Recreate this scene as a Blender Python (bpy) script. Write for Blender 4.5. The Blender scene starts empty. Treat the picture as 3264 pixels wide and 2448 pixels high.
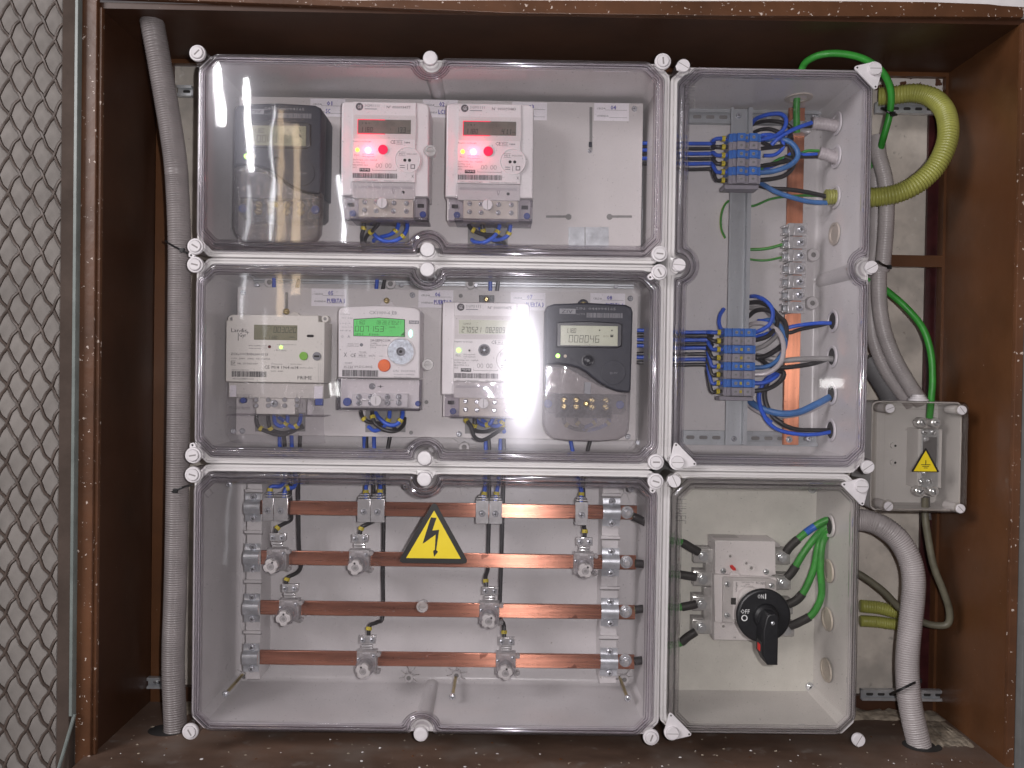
import bpy, math, random
from mathutils import Vector, Matrix
random.seed(7)
scene = bpy.context.scene
C = scene.collection
# ---------------------------------------------------------------- camera (millimetres, y = depth behind the lid plane)
DIST, FOC = 1150.0, 2732.0
PIT, ROL, YAW = [math.radians(a) for a in (0.7, 0.87, 0.4)]
FW = Vector((math.sin(YAW)*math.cos(PIT), math.cos(YAW)*math.cos(PIT), -math.sin(PIT)))
EYE = -FW*DIST
_r = FW.cross(Vector((0, 0, 1))).normalized(); _u = _r.cross(FW)
RIGHT = _r*math.cos(ROL)+_u*math.sin(ROL); UP = _u*math.cos(ROL)-_r*math.sin(ROL)
S = 0.001
cam_data = bpy.data.cameras.new('camera'); cam = bpy.data.objects.new('camera', cam_data); C.objects.link(cam)
cam_data.sensor_width = 36; cam_data.lens = 36*FOC/3264; cam_data.clip_start = 0.02; cam_data.clip_end = 50
rot = Matrix((RIGHT, UP, -FW)).transposed()
cam.matrix_world = Matrix.Translation(EYE*S) @ rot.to_4x4()
scene.camera = cam
# ---------------------------------------------------------------- world and lamps
world = bpy.data.worlds.new('World'); scene.world = world; world.use_nodes = True
bg = world.node_tree.nodes['Background']; bg.inputs[0].default_value = (0.20, 0.17, 0.17, 1); bg.inputs[1].default_value = 0.32
def lamp(name, kind, loc, target, power, size=None, size_y=None, col=(1, 1, 1)):
    l = bpy.data.lights.new(name, kind); l.energy = power; l.color = col
    if kind == 'AREA':
        l.shape = 'RECTANGLE'; l.size = size; l.size_y = size_y or size
    elif size is not None: l.shadow_soft_size = size
    o = bpy.data.objects.new(name, l); C.objects.link(o); o.location = loc
    o.rotation_euler = (Vector(target)-Vector(loc)).to_track_quat('-Z', 'Y').to_euler()
    return o
lamp('ceiling_light', 'AREA', (-2.3, -2.1, 1.25), (0, 0, 0), 60, 1.3, 0.9, (1, 0.962, 0.968))
lamp('phone_torch', 'POINT', (0.035, -1.15, 0.028), (0, 0, 0), 28, 0.006, col=(1, 0.965, 0.97))
scene.view_settings.view_transform = 'Standard'; scene.view_settings.look = 'None'
scene.view_settings.exposure = 0.12; scene.view_settings.gamma = 1
scene.cycles.transparent_max_bounces = 40; scene.cycles.max_bounces = 8; scene.cycles.diffuse_bounces = 3
scene.cycles.glossy_bounces = 3; scene.cycles.use_denoising = True; scene.cycles.caustics_reflective = False
scene.cycles.sample_clamp_indirect = 4.0
# ---------------------------------------------------------------- pixel of the photograph + depth -> millimetres
def P(u, v, d=0.0):
    k = FW+RIGHT*((u-1632)/FOC)-UP*((v-1224)/FOC)
    t = (d-EYE.y)/k.y
    return (EYE.x+k.x*t, EYE.z+k.z*t)
def ZR(x0, y0, s): return lambda x, y, d=0.0: P(x0+x/s, y0+y/s, d)
r1 = ZR(0, 0, 1.9518); r2 = ZR(1000, 100, 1.8433); r3 = ZR(2000, 0, 1.75); r4 = ZR(550, 780, 2.2422); r5 = ZR(1300, 780, 2.2422)
r6 = ZR(2100, 800, 1.9003); r7 = ZR(500, 1450, 1.6621); r8 = ZR(1300, 1450, 1.6622); r9 = ZR(2050, 1450, 1.6623)
r10 = ZR(0, 1600, 1.9557); r11 = ZR(0, 800, 2.0738); r12 = ZR(2200, 300, 3.3185); z6 = ZR(760, 1560, 4.0963)
z13 = ZR(700, 980, 3.771); z14 = ZR(1060, 960, 3.606); z15 = ZR(1080, 310, 3.387); z16 = ZR(2270, 900, 3.686)
z17 = ZR(2780, 1250, 4.0455); zk = ZR(2240, 1680, 3.3175); zy = ZR(2700, 150, 3.016); F0 = ZR(0, 0, 1)
# corridor tubes behind the camera, plus lamps added for mirrored door edges and glints
def corridor(name, u0, v0, u1, v1, wpx, rad, col, Y=3000.0):
    a, c = P(u0, v0, 4), P(u1, v1, 4); k = (-EYE.y+Y)/(-EYE.y)
    q0 = Vector((EYE.x+(a[0]-EYE.x)*k, -Y, EYE.z+(a[1]-EYE.z)*k))*S; q1 = Vector((EYE.x+(c[0]-EYE.x)*k, -Y, EYE.z+(c[1]-EYE.z)*k))*S
    h = (q1-q0).length; w_ = wpx/2.376*k*S; l = bpy.data.lights.new(name, 'AREA'); l.shape = 'RECTANGLE'; l.size = w_; l.size_y = h; l.color = col
    l.energy = rad*math.pi*w_*h; o = bpy.data.objects.new(name, l); C.objects.link(o); o.location = (q0+q1)/2
    yv = (q0-q1).normalized(); zv = (o.location-Vector((-0.3, 0, 0.3))); zv = (zv-yv*zv.dot(yv)).normalized(); xv = yv.cross(zv)
    o.matrix_world = Matrix.Translation(o.location) @ Matrix((xv, yv, zv)).transposed().to_4x4()
corridor('corridor_tube_light', 684, 120, 706, 400, 21, 45, (1, 0.975, 0.99))
corridor('corridor_tube_light', 789, 250, 800, 545, 14, 45, (1, 0.975, 0.99))
corridor('corridor_tube_light', 796, 590, 775, 1020, 9, 7, (0.95, 0.96, 1))
corridor('corridor_tube_light', 869, 335, 866, 775, 4, 22, (0.95, 0.96, 1))
corridor('corridor_tube_light', 1080, 560, 1098, 790, 9, 26, (0.95, 0.96, 1))
corridor('corridor_door_edge_lamp', 897, 350, 893, 1010, 20, 4.6, (1, 0.74, 0.46))  # warm lamps added to mirror as strips of a lit wooden door
corridor('corridor_door_edge_lamp', 948, 400, 945, 940, 24, 5.2, (1, 0.76, 0.50))
corridor('corridor_glint_lamp', 1052, 1220, 1060, 1262, 10, 16, (1, 0.99, 0.97))  # unseen lamps added only for the glints and faint streaks in the lids
corridor('corridor_glint_lamp', 1073, 1218, 1077, 1262, 9, 16, (1, 0.99, 0.97))
corridor('corridor_glint_lamp', 842, 980, 836, 1250, 5, 3.0, (0.95, 0.96, 1))
corridor('corridor_glint_lamp', 1100, 850, 1104, 1000, 12, 2.6, (0.95, 0.96, 1))
corridor('corridor_glint_lamp', 1170, 860, 1172, 930, 9, 2.6, (0.95, 0.96, 1))
corridor('corridor_glint_lamp', 742, 1545, 716, 1800, 12, 1.3, (0.95, 0.96, 1))
corridor('corridor_wall_lamp', 2647, 1208, 2647, 1236, 75, 9, (1, 0.98, 0.95))
corridor('corridor_door_edge_lamp', 922, 398, 921, 432, 34, 3.4, (1, 0.78, 0.58))
# ---------------------------------------------------------------- materials
MATS = {}
def _n(nt, t, **kw):
    n = nt.nodes.new(t)
    for k, v in kw.items():
        if k in n.inputs: n.inputs[k].default_value = v
        else: setattr(n, k, v)
    return n
def mat(name, col, rough=0.5, metal=0.0, var=0.06, vscale=40, bump=0.0, bscale=300, spec=0.5, emit=None, estr=0, coat=0, specks=None, streak=None, trans=0, aniso=0):
    m = bpy.data.materials.new(name); m.use_nodes = True; nt = m.node_tree; L = nt.links
    b = nt.nodes['Principled BSDF']; tc = _n(nt, 'ShaderNodeTexCoord')
    b.inputs['Metallic'].default_value = metal; b.inputs['Specular IOR Level'].default_value = spec
    b.inputs['Coat Weight'].default_value = coat
    if aniso:
        b.inputs['Anisotropic'].default_value = abs(aniso); tgt = _n(nt, 'ShaderNodeTangent', direction_type='RADIAL', axis='Z'); L.new(tgt.outputs[0], b.inputs['Tangent'])
        if aniso < 0: b.inputs['Anisotropic Rotation'].default_value = 0.25
    vec = tc.outputs['Object']
    if streak:
        mp = _n(nt, 'ShaderNodeMapping'); mp.inputs['Scale'].default_value = streak; L.new(vec, mp.inputs['Vector']); svec = mp.outputs[0]
    else: svec = vec
    no = _n(nt, 'ShaderNodeTexNoise', Scale=vscale, Detail=6, Roughness=0.6); L.new(svec, no.inputs['Vector'])
    rp = _n(nt, 'ShaderNodeValToRGB'); e = rp.color_ramp.elements
    lo = tuple(max(0, c*(1-var*2)) for c in col); hi = tuple(min(1, c*(1+var*2)) for c in col)
    e[0].position = 0.3; e[1].position = 0.7; e[0].color = (*lo, 1); e[1].color = (*hi, 1)
    L.new(no.outputs['Fac'], rp.inputs[0]); colout = rp.outputs[0]
    if specks:
        for (sc, th, sc_col, *wd) in specks:
            n2 = _n(nt, 'ShaderNodeTexNoise', Scale=sc, Detail=3, Roughness=0.55); L.new(vec, n2.inputs['Vector'])
            r2_ = _n(nt, 'ShaderNodeValToRGB'); r2_.color_ramp.elements[0].position = th; r2_.color_ramp.elements[1].position = min(1, th+(wd[0] if wd else 0.02))
            L.new(n2.outputs['Fac'], r2_.inputs[0])
            mx = _n(nt, 'ShaderNodeMix', data_type='RGBA'); L.new(r2_.outputs[0], mx.inputs[0]); L.new(colout, mx.inputs[6]); mx.inputs[7].default_value = (*sc_col, 1)
            colout = mx.outputs[2]
    L.new(colout, b.inputs['Base Color'])
    mr = _n(nt, 'ShaderNodeMapRange'); mr.inputs[3].default_value = max(0.02, rough-0.07); mr.inputs[4].default_value = min(1, rough+0.09)
    n3 = _n(nt, 'ShaderNodeTexNoise', Scale=vscale*2.3, Detail=4); L.new(svec, n3.inputs['Vector']); L.new(n3.outputs['Fac'], mr.inputs[0]); L.new(mr.outputs[0], b.inputs['Roughness'])
    if bump:
        n4 = _n(nt, 'ShaderNodeTexNoise', Scale=bscale, Detail=4); L.new(svec, n4.inputs['Vector'])
        bp = _n(nt, 'ShaderNodeBump', Strength=bump, Distance=0.002); L.new(n4.outputs['Fac'], bp.inputs['Height']); L.new(bp.outputs[0], b.inputs['Normal'])
    if emit: b.inputs['Emission Color'].default_value = (*emit, 1); b.inputs['Emission Strength'].default_value = estr
    if trans:
        tr = _n(nt, 'ShaderNodeBsdfTransparent'); ms = _n(nt, 'ShaderNodeMixShader'); ms.inputs[0].default_value = trans
        L.new(b.outputs[0], ms.inputs[1]); L.new(tr.outputs[0], ms.inputs[2]); L.new(ms.outputs[0], nt.nodes['Material Output'].inputs[0])
    MATS[name] = m; return m
def clear(name, tint, edge, veil=0.02, wav=0.25, wscale=14, soft=0.25, sharp=1.0, power=5, glow=0.012, refr=0.0):
    """clear plastic: mostly see-through, fresnel mirror, soft scuffed gloss, a little dust"""
    m = bpy.data.materials.new(name); m.use_nodes = True; nt = m.node_tree; L = nt.links; nt.nodes.remove(nt.nodes['Principled BSDF'])
    tc = _n(nt, 'ShaderNodeTexCoord')
    no = _n(nt, 'ShaderNodeTexNoise', Scale=wscale, Detail=2); mp = _n(nt, 'ShaderNodeMapping'); mp.inputs['Scale'].default_value = (1.6, 1, 0.7)
    L.new(tc.outputs['Object'], mp.inputs['Vector']); L.new(mp.outputs[0], no.inputs['Vector'])
    bp = _n(nt, 'ShaderNodeBump', Strength=wav, Distance=0.004); L.new(no.outputs['Fac'], bp.inputs['Height'])
    lw = _n(nt, 'ShaderNodeLayerWeight', Blend=0.5)
    pw = _n(nt, 'ShaderNodeMath', operation='POWER'); L.new(lw.outputs['Facing'], pw.inputs[0]); pw.inputs[1].default_value = power
    ml = _n(nt, 'ShaderNodeMath', operation='MULTIPLY_ADD'); L.new(pw.outputs[0], ml.inputs[0]); ml.inputs[1].default_value = 0.75*sharp; ml.inputs[2].default_value = 0.04*sharp
    p2 = _n(nt, 'ShaderNodeMath', operation='POWER'); L.new(lw.outputs['Facing'], p2.inputs[0]); p2.inputs[1].default_value = 2.0
    mx = _n(nt, 'ShaderNodeMix', data_type='RGBA'); L.new(p2.outputs[0], mx.inputs[0]); mx.inputs[6].default_value = (*tint, 1); mx.inputs[7].default_value = (*edge, 1)
    tr = _n(nt, 'ShaderNodeBsdfTransparent'); L.new(mx.outputs[2], tr.inputs[0])
    g1 = _n(nt, 'ShaderNodeBsdfGlossy', Roughness=0.03); L.new(bp.outputs[0], g1.inputs['Normal'])
    g2 = _n(nt, 'ShaderNodeBsdfGlossy', Roughness=soft, Anisotropy=0.45); tg = _n(nt, 'ShaderNodeTangent', direction_type='RADIAL', axis='Z'); L.new(tg.outputs[0], g2.inputs['Tangent']); g2.inputs['Color'].default_value = (0.9, 0.9, 1, 1)
    df = _n(nt, 'ShaderNodeBsdfDiffuse'); df.inputs[0].default_value = (0.75, 0.72, 0.75, 1)
    n2 = _n(nt, 'ShaderNodeTexNoise', Scale=9, Detail=5, Roughness=0.7); L.new(tc.outputs['Object'], n2.inputs['Vector'])
    vr = _n(nt, 'ShaderNodeMapRange'); vr.inputs[1].default_value = 0.35; vr.inputs[2].default_value = 0.7; vr.inputs[3].default_value = veil*0.5; vr.inputs[4].default_value = veil*1.6
    L.new(n2.outputs['Fac'], vr.inputs[0])
    n5 = _n(nt, 'ShaderNodeTexNoise', Scale=420, Detail=1); L.new(tc.outputs['Object'], n5.inputs['Vector'])   # dust specks
    d5 = _n(nt, 'ShaderNodeMapRange'); d5.inputs[1].default_value = 0.74; d5.inputs[2].default_value = 0.78; d5.inputs[3].default_value = 0.0; d5.inputs[4].default_value = 0.25
    L.new(n5.outputs['Fac'], d5.inputs[0]); ad = _n(nt, 'ShaderNodeMath', operation='ADD'); L.new(vr.outputs[0], ad.inputs[0]); L.new(d5.outputs[0], ad.inputs[1]); vr = ad
    a = _n(nt, 'ShaderNodeMixShader'); L.new(ml.outputs[0], a.inputs[0]); L.new(tr.outputs[0], a.inputs[1]); L.new(g1.outputs[0], a.inputs[2])
    c = _n(nt, 'ShaderNodeMixShader'); c.inputs[0].default_value = glow; L.new(a.outputs[0], c.inputs[1]); L.new(g2.outputs[0], c.inputs[2])
    e = _n(nt, 'ShaderNodeMixShader'); L.new(vr.outputs[0], e.inputs[0]); L.new(c.outputs[0], e.inputs[1]); L.new(df.outputs[0], e.inputs[2])
    if refr:
        rf = _n(nt, 'ShaderNodeBsdfRefraction', Roughness=0.02, IOR=1.38); rf.inputs['Color'].default_value = (0.97, 0.95, 0.98, 1)
        f = _n(nt, 'ShaderNodeMixShader'); f.inputs[0].default_value = refr; L.new(e.outputs[0], f.inputs[1]); L.new(rf.outputs[0], f.inputs[2]); e = f
    L.new(e.outputs[0], nt.nodes['Material Output'].inputs[0]); MATS[name] = m; return m
mat('base_grey', (0.65, 0.625, 0.625), 0.30, var=0.04, vscale=9, bump=0.06, bscale=50, specks=[(160, 0.72, (0.42, 0.39, 0.36))])
mat('plate_grey', (0.61, 0.58, 0.575), 0.45, var=0.02, vscale=10, bump=0.05, bscale=80)
mat('cap_white', (0.68, 0.65, 0.67), 0.45, var=0.03, vscale=90)
mat('slot_grey', (0.26, 0.24, 0.24), 0.7)
mat('hole_dark', (0.03, 0.028, 0.028), 0.8)
mat('shade_grey', (0.24, 0.23, 0.225), 0.7)
mat('meter_white', (0.74, 0.70, 0.71), 0.38, var=0.02, vscale=20)
mat('meter_cream', (0.66, 0.63, 0.585), 0.42, var=0.02, vscale=20)
mat('meter_recess', (0.64, 0.60, 0.60), 0.5, var=0.02)
mat('meter_charcoal', (0.027, 0.029, 0.042), 0.42, spec=0.28, var=0.06, vscale=120, bump=0.04, bscale=900)
mat('meter_charcoal_dark', (0.022, 0.023, 0.03), 0.35)
mat('ink', (0.03, 0.03, 0.035), 0.6, var=0.2, vscale=300)
mat('ink_soft', (0.10, 0.09, 0.10), 0.6, var=0.2, vscale=300)
mat('ink_pale', (0.24, 0.24, 0.26), 0.6)
mat('ink_blue', (0.035, 0.03, 0.36), 0.6, var=0.2, vscale=400)
mat('ink_white', (0.75, 0.75, 0.75), 0.5)
mat('label_paper', (0.86, 0.83, 0.87), 0.55, var=0.02)
mat('lcd_dark', (0.17, 0.155, 0.135), 0.3, var=0.1)
mat('lcd_olive', (0.20, 0.195, 0.13), 0.3, var=0.08)
mat('lcd_pale', (0.42, 0.43, 0.33), 0.3, var=0.05, emit=(0.6, 0.62, 0.45), estr=0.06)
mat('lcd_green', (0.10, 0.42, 0.12), 0.3, var=0.05, emit=(0.12, 0.75, 0.16), estr=0.28)
mat('lcd_ink', (0.03, 0.035, 0.025), 0.5)
mat('lcd_ink_soft', (0.035, 0.035, 0.03), 0.5)
mat('blue_cable', (0.022, 0.10, 0.58), 0.42, var=0.1, vscale=60)
mat('sky_blue_cable', (0.055, 0.17, 0.42), 0.42, var=0.1, vscale=60)
mat('black_cable', (0.016, 0.015, 0.016), 0.42, var=0.1, vscale=60)
mat('grey_cable', (0.30, 0.29, 0.285), 0.45, var=0.08)
mat('green_cable', (0.036, 0.27, 0.035), 0.42, var=0.12, vscale=50, bump=0.08, bscale=120)
mat('olive_cable', (0.13, 0.12, 0.085), 0.5, var=0.15)
mat('yellow_stripe', (0.50, 0.52, 0.06), 0.45)
mat('green_stripe', (0.04, 0.25, 0.03), 0.45)
mat('blue_tape', (0.02, 0.12, 0.55), 0.35)
mat('shrink_black', (0.02, 0.018, 0.018), 0.6, var=0.1, bump=0.2, bscale=200)
mat('marker_yellow', (0.62, 0.50, 0.03), 0.45, var=0.06, vscale=90)
mat('conduit_grey', (0.40, 0.365, 0.365), 0.36, var=0.06, vscale=25)
mat('conduit_shaded', (0.215, 0.192, 0.192), 0.36, var=0.08, vscale=25)  # darker copy of the grey conduit, cupboard wall's shade put into its colour
mat('conduit_pale', (0.50, 0.46, 0.47), 0.32, var=0.05, vscale=25)
mat('conduit_dark', (0.14, 0.135, 0.14), 0.5)
mat('conduit_yellow', (0.34, 0.345, 0.085), 0.34, var=0.08, vscale=25)
mat('tie_black', (0.012, 0.012, 0.013), 0.4)
mat('galvanised', (0.58, 0.60, 0.63), 0.3, 0.6, var=0.1, vscale=60, bump=0.05)
mat('rail_zinc', (0.46, 0.48, 0.50), 0.42, 0.55, var=0.08, vscale=25, streak=(1, 1, 0.15))
mat('screw_steel', (0.72, 0.74, 0.78), 0.2, 0.7, var=0.1, vscale=200)
mat('brass', (0.62, 0.50, 0.24), 0.3, 0.9)
mat('clamp_steel', (0.72, 0.71, 0.71), 0.22, 0.6, var=0.08, vscale=80)
mat('copper', (0.56, 0.245, 0.165), 0.28, 0.85, var=0.2, vscale=20, streak=(0.25, 1, 5), bump=0.02, aniso=-0.97, specks=[(30, 0.66, (0.30, 0.12, 0.08))])
mat('copper_upright', (0.58, 0.24, 0.14), 0.36, 0.85, var=0.14, vscale=20, streak=(5, 1, 0.25), bump=0.02, aniso=0.9, specks=[(22, 0.68, (0.30, 0.12, 0.08))])
mat('terminal_blue', (0.035, 0.15, 0.50), 0.42, var=0.04)
mat('terminal_grey', (0.27, 0.255, 0.29), 0.45, var=0.04)
mat('blue_plastic', (0.02, 0.06, 0.33), 0.4)
mat('switch_white', (0.70, 0.66, 0.68), 0.4, var=0.02)
mat('switch_grey', (0.50, 0.47, 0.48), 0.45)
mat('knob_black', (0.013, 0.013, 0.015), 0.42, var=0.1, vscale=200, bump=0.05, bscale=1500)
mat('red_plastic', (0.62, 0.03, 0.025), 0.4)
mat('red_button', (0.62, 0.01, 0.06), 0.35, emit=(1, 0.0, 0.10), estr=0.35)
mat('orange_button', (0.82, 0.16, 0.035), 0.4)
mat('green_button', (0.20, 0.45, 0.06), 0.4)
mat('grey_button', (0.20, 0.20, 0.22), 0.4)
mat('led_red', (1, 0.5, 0.5), 0.3, emit=(1, 0.30, 0.32), estr=14)
mat('led_amber', (0.9, 0.7, 0.1), 0.3, emit=(1, 0.75, 0.05), estr=2.2)
mat('led_green', (0.3, 0.9, 0.2), 0.3, emit=(0.42, 1, 0.10), estr=3.0)
mat('led_mint', (0.3, 0.9, 0.6), 0.3, emit=(0.35, 1, 0.7), estr=3.0)
mat('led_leak_red', (0.6, 0.02, 0.05), 0.4, emit=(1, 0.02, 0.08), estr=0.9)
mat('led_off_red', (0.10, 0.01, 0.01), 0.3)
mat('led_cream', (0.6, 0.5, 0.4), 0.4)
mat('port_silver', (0.44, 0.47, 0.52), 0.3, 0.35, var=0.18, vscale=260, bump=0.3, bscale=900)
mat('sign_yellow', (0.78, 0.60, 0.02), 0.4, var=0.02)
mat('sign_black', (0.014, 0.013, 0.013), 0.45)
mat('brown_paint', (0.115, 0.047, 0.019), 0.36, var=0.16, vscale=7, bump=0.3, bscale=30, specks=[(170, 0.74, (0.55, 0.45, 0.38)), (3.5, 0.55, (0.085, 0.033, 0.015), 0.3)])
mat('brown_paint_shaded', (0.055, 0.022, 0.011), 0.42, var=0.14, vscale=8, bump=0.12, bscale=30, specks=[(110, 0.76, (0.35, 0.28, 0.23)), (4, 0.55, (0.045, 0.018, 0.010), 0.3)])  # same brown paint with the shade of unlit sides put into the colour
mat('brown_chipped', (0.105, 0.044, 0.020), 0.42, var=0.16, vscale=9, bump=0.3, bscale=60, specks=[(190, 0.67, (0.60, 0.50, 0.44)), (40, 0.73, (0.62, 0.56, 0.5))])
mat('brown_floor', (0.125, 0.078, 0.057), 0.5, var=0.3, vscale=6, bump=0.2, bscale=40, streak=(0.5, 1.2, 1), specks=[(55, 0.71, (0.45, 0.38, 0.31)), (9, 0.48, (0.17, 0.135, 0.115), 0.25), (35, 0.62, (0.22, 0.19, 0.17), 0.2)])
mat('maroon_paint', (0.045, 0.010, 0.011), 0.35, var=0.2, specks=[(60, 0.74, (0.5, 0.45, 0.42))])
mat('plaster', (0.56, 0.51, 0.455), 0.88, var=0.12, vscale=14, bump=0.9, bscale=50, specks=[(16, 0.50, (0.36, 0.33, 0.30), 0.25), (60, 0.66, (0.26, 0.235, 0.21), 0.1), (30, 0.70, (0.72, 0.70, 0.67), 0.06)])
mat('rough_mortar', (0.33, 0.28, 0.22), 0.9, var=0.25, vscale=60, bump=1.0, bscale=120)
mat('painted_wall', (0.285, 0.26, 0.243), 0.8, var=0.1, vscale=7, bump=0.2, bscale=60)
mat('white_wall', (0.80, 0.77, 0.77), 0.8, var=0.05, vscale=20, bump=0.3, bscale=60)
mat('mesh_paint', (0.092, 0.069, 0.058), 0.5, var=0.15, vscale=80)
mat('door_frame', (0.075, 0.056, 0.047), 0.85, spec=0.15, var=0.12, vscale=20, bump=0.1)
mat('door_edge', (0.19, 0.215, 0.205), 0.3, var=0.1, vscale=30)
mat('door_edge_dark', (0.16, 0.165, 0.165), 0.4)
mat('peeling_white', (0.68, 0.64, 0.61), 0.7, var=0.05, bump=0.6, bscale=200, specks=[(45, 0.56, (0.10, 0.04, 0.02))])
mat('knockout_cream', (0.56, 0.50, 0.44), 0.5, var=0.05)
mat('fuse_clear', (0.52, 0.50, 0.50), 0.25, var=0.1, vscale=150, trans=0.45)
mat('fuse_knob', (0.60, 0.57, 0.56), 0.4, var=0.05)
clear('lid_clear', (0.985, 0.98, 0.985), (0.70, 0.665, 0.70), veil=0.005, wav=0.03, glow=0.021, soft=0.15)
clear('rim_clear', (0.97, 0.955, 0.975), (0.70, 0.66, 0.72), veil=0.035, wav=0.04, wscale=12, glow=0.03, soft=0.12, sharp=2.0, refr=0.45)
clear('rim_clear_warm', (0.965, 0.96, 0.94), (0.68, 0.655, 0.60), veil=0.03, wav=0.04, wscale=12, glow=0.03, soft=0.12, sharp=2.0, refr=0.45)
clear('lid_clear_warm', (0.985, 0.98, 0.965), (0.70, 0.665, 0.62), veil=0.005, wav=0.05, glow=0.016, soft=0.15)
clear('cover_clear', (0.985, 0.98, 0.985), (0.80, 0.77, 0.81), veil=0.02, wav=0.3, wscale=60, glow=0.01)
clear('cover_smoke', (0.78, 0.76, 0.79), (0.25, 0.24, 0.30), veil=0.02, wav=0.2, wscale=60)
clear('cover_frost_shaded', (0.62, 0.60, 0.60), (0.35, 0.33, 0.33), veil=0.06, wav=0.2, wscale=60)  # darker copy of the frosted cover, upper-left meter's shade in its colour
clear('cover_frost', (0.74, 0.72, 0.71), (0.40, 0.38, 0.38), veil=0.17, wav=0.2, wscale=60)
# ---------------------------------------------------------------- mesh builder (x, z in mm on the panel, d = depth in mm)
_text = {}
def text_geo(s):
    if s not in _text:
        cu = bpy.data.curves.new('tmp', 'FONT'); cu.body = s; cu.size = 1; cu.resolution_u = 1; cu.fill_mode = 'FRONT'
        o = bpy.data.objects.new('tmp', cu); C.objects.link(o); bpy.context.view_layer.update()
        me = o.evaluated_get(bpy.context.evaluated_depsgraph_get()).to_mesh()
        _text[s] = ([(v.co.x, v.co.y) for v in me.vertices], [tuple(p.vertices) for p in me.polygons])
        bpy.data.objects.remove(o); bpy.data.curves.remove(cu)
    return _text[s]
def offset(pts, k):
    n = len(pts); out = []
    area = sum(pts[i][0]*pts[(i+1) % n][1]-pts[(i+1) % n][0]*pts[i][1] for i in range(n))
    sg = 1 if area > 0 else -1
    for i in range(n):
        a, b, c = Vector(pts[i-1]), Vector(pts[i]), Vector(pts[(i+1) % n])
        e1 = (b-a).normalized(); e2 = (c-b).normalized()
        n1 = Vector((-e1.y, e1.x))*sg; n2 = Vector((-e2.y, e2.x))*sg
        m = n1+n2; l = m.length
        if l < 1e-4: m = n1
        else: m = m/l/max(0.4, (m/l).dot(n1))
        out.append(tuple(b+m*k))
    return out
def circle(cx, cz, r, seg=20, a0=0, rx=None):
    return [(cx+(rx or r)*math.cos(a0+2*math.pi*i/seg), cz+r*math.sin(a0+2*math.pi*i/seg)) for i in range(seg)]
def rrect(x0, x1, z0, z1, r, seg=4):
    x0, x1 = min(x0, x1), max(x0, x1); z0, z1 = min(z0, z1), max(z0, z1)
    out = []
    for cx, cz, a in ((x1-r, z1-r, 0), (x0+r, z1-r, 90), (x0+r, z0+r, 180), (x1-r, z0+r, 270)):
        for i in range(seg+1):
            t = math.radians(a+90*i/seg); out.append((cx+r*math.cos(t), cz+r*math.sin(t)))
    return out
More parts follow.
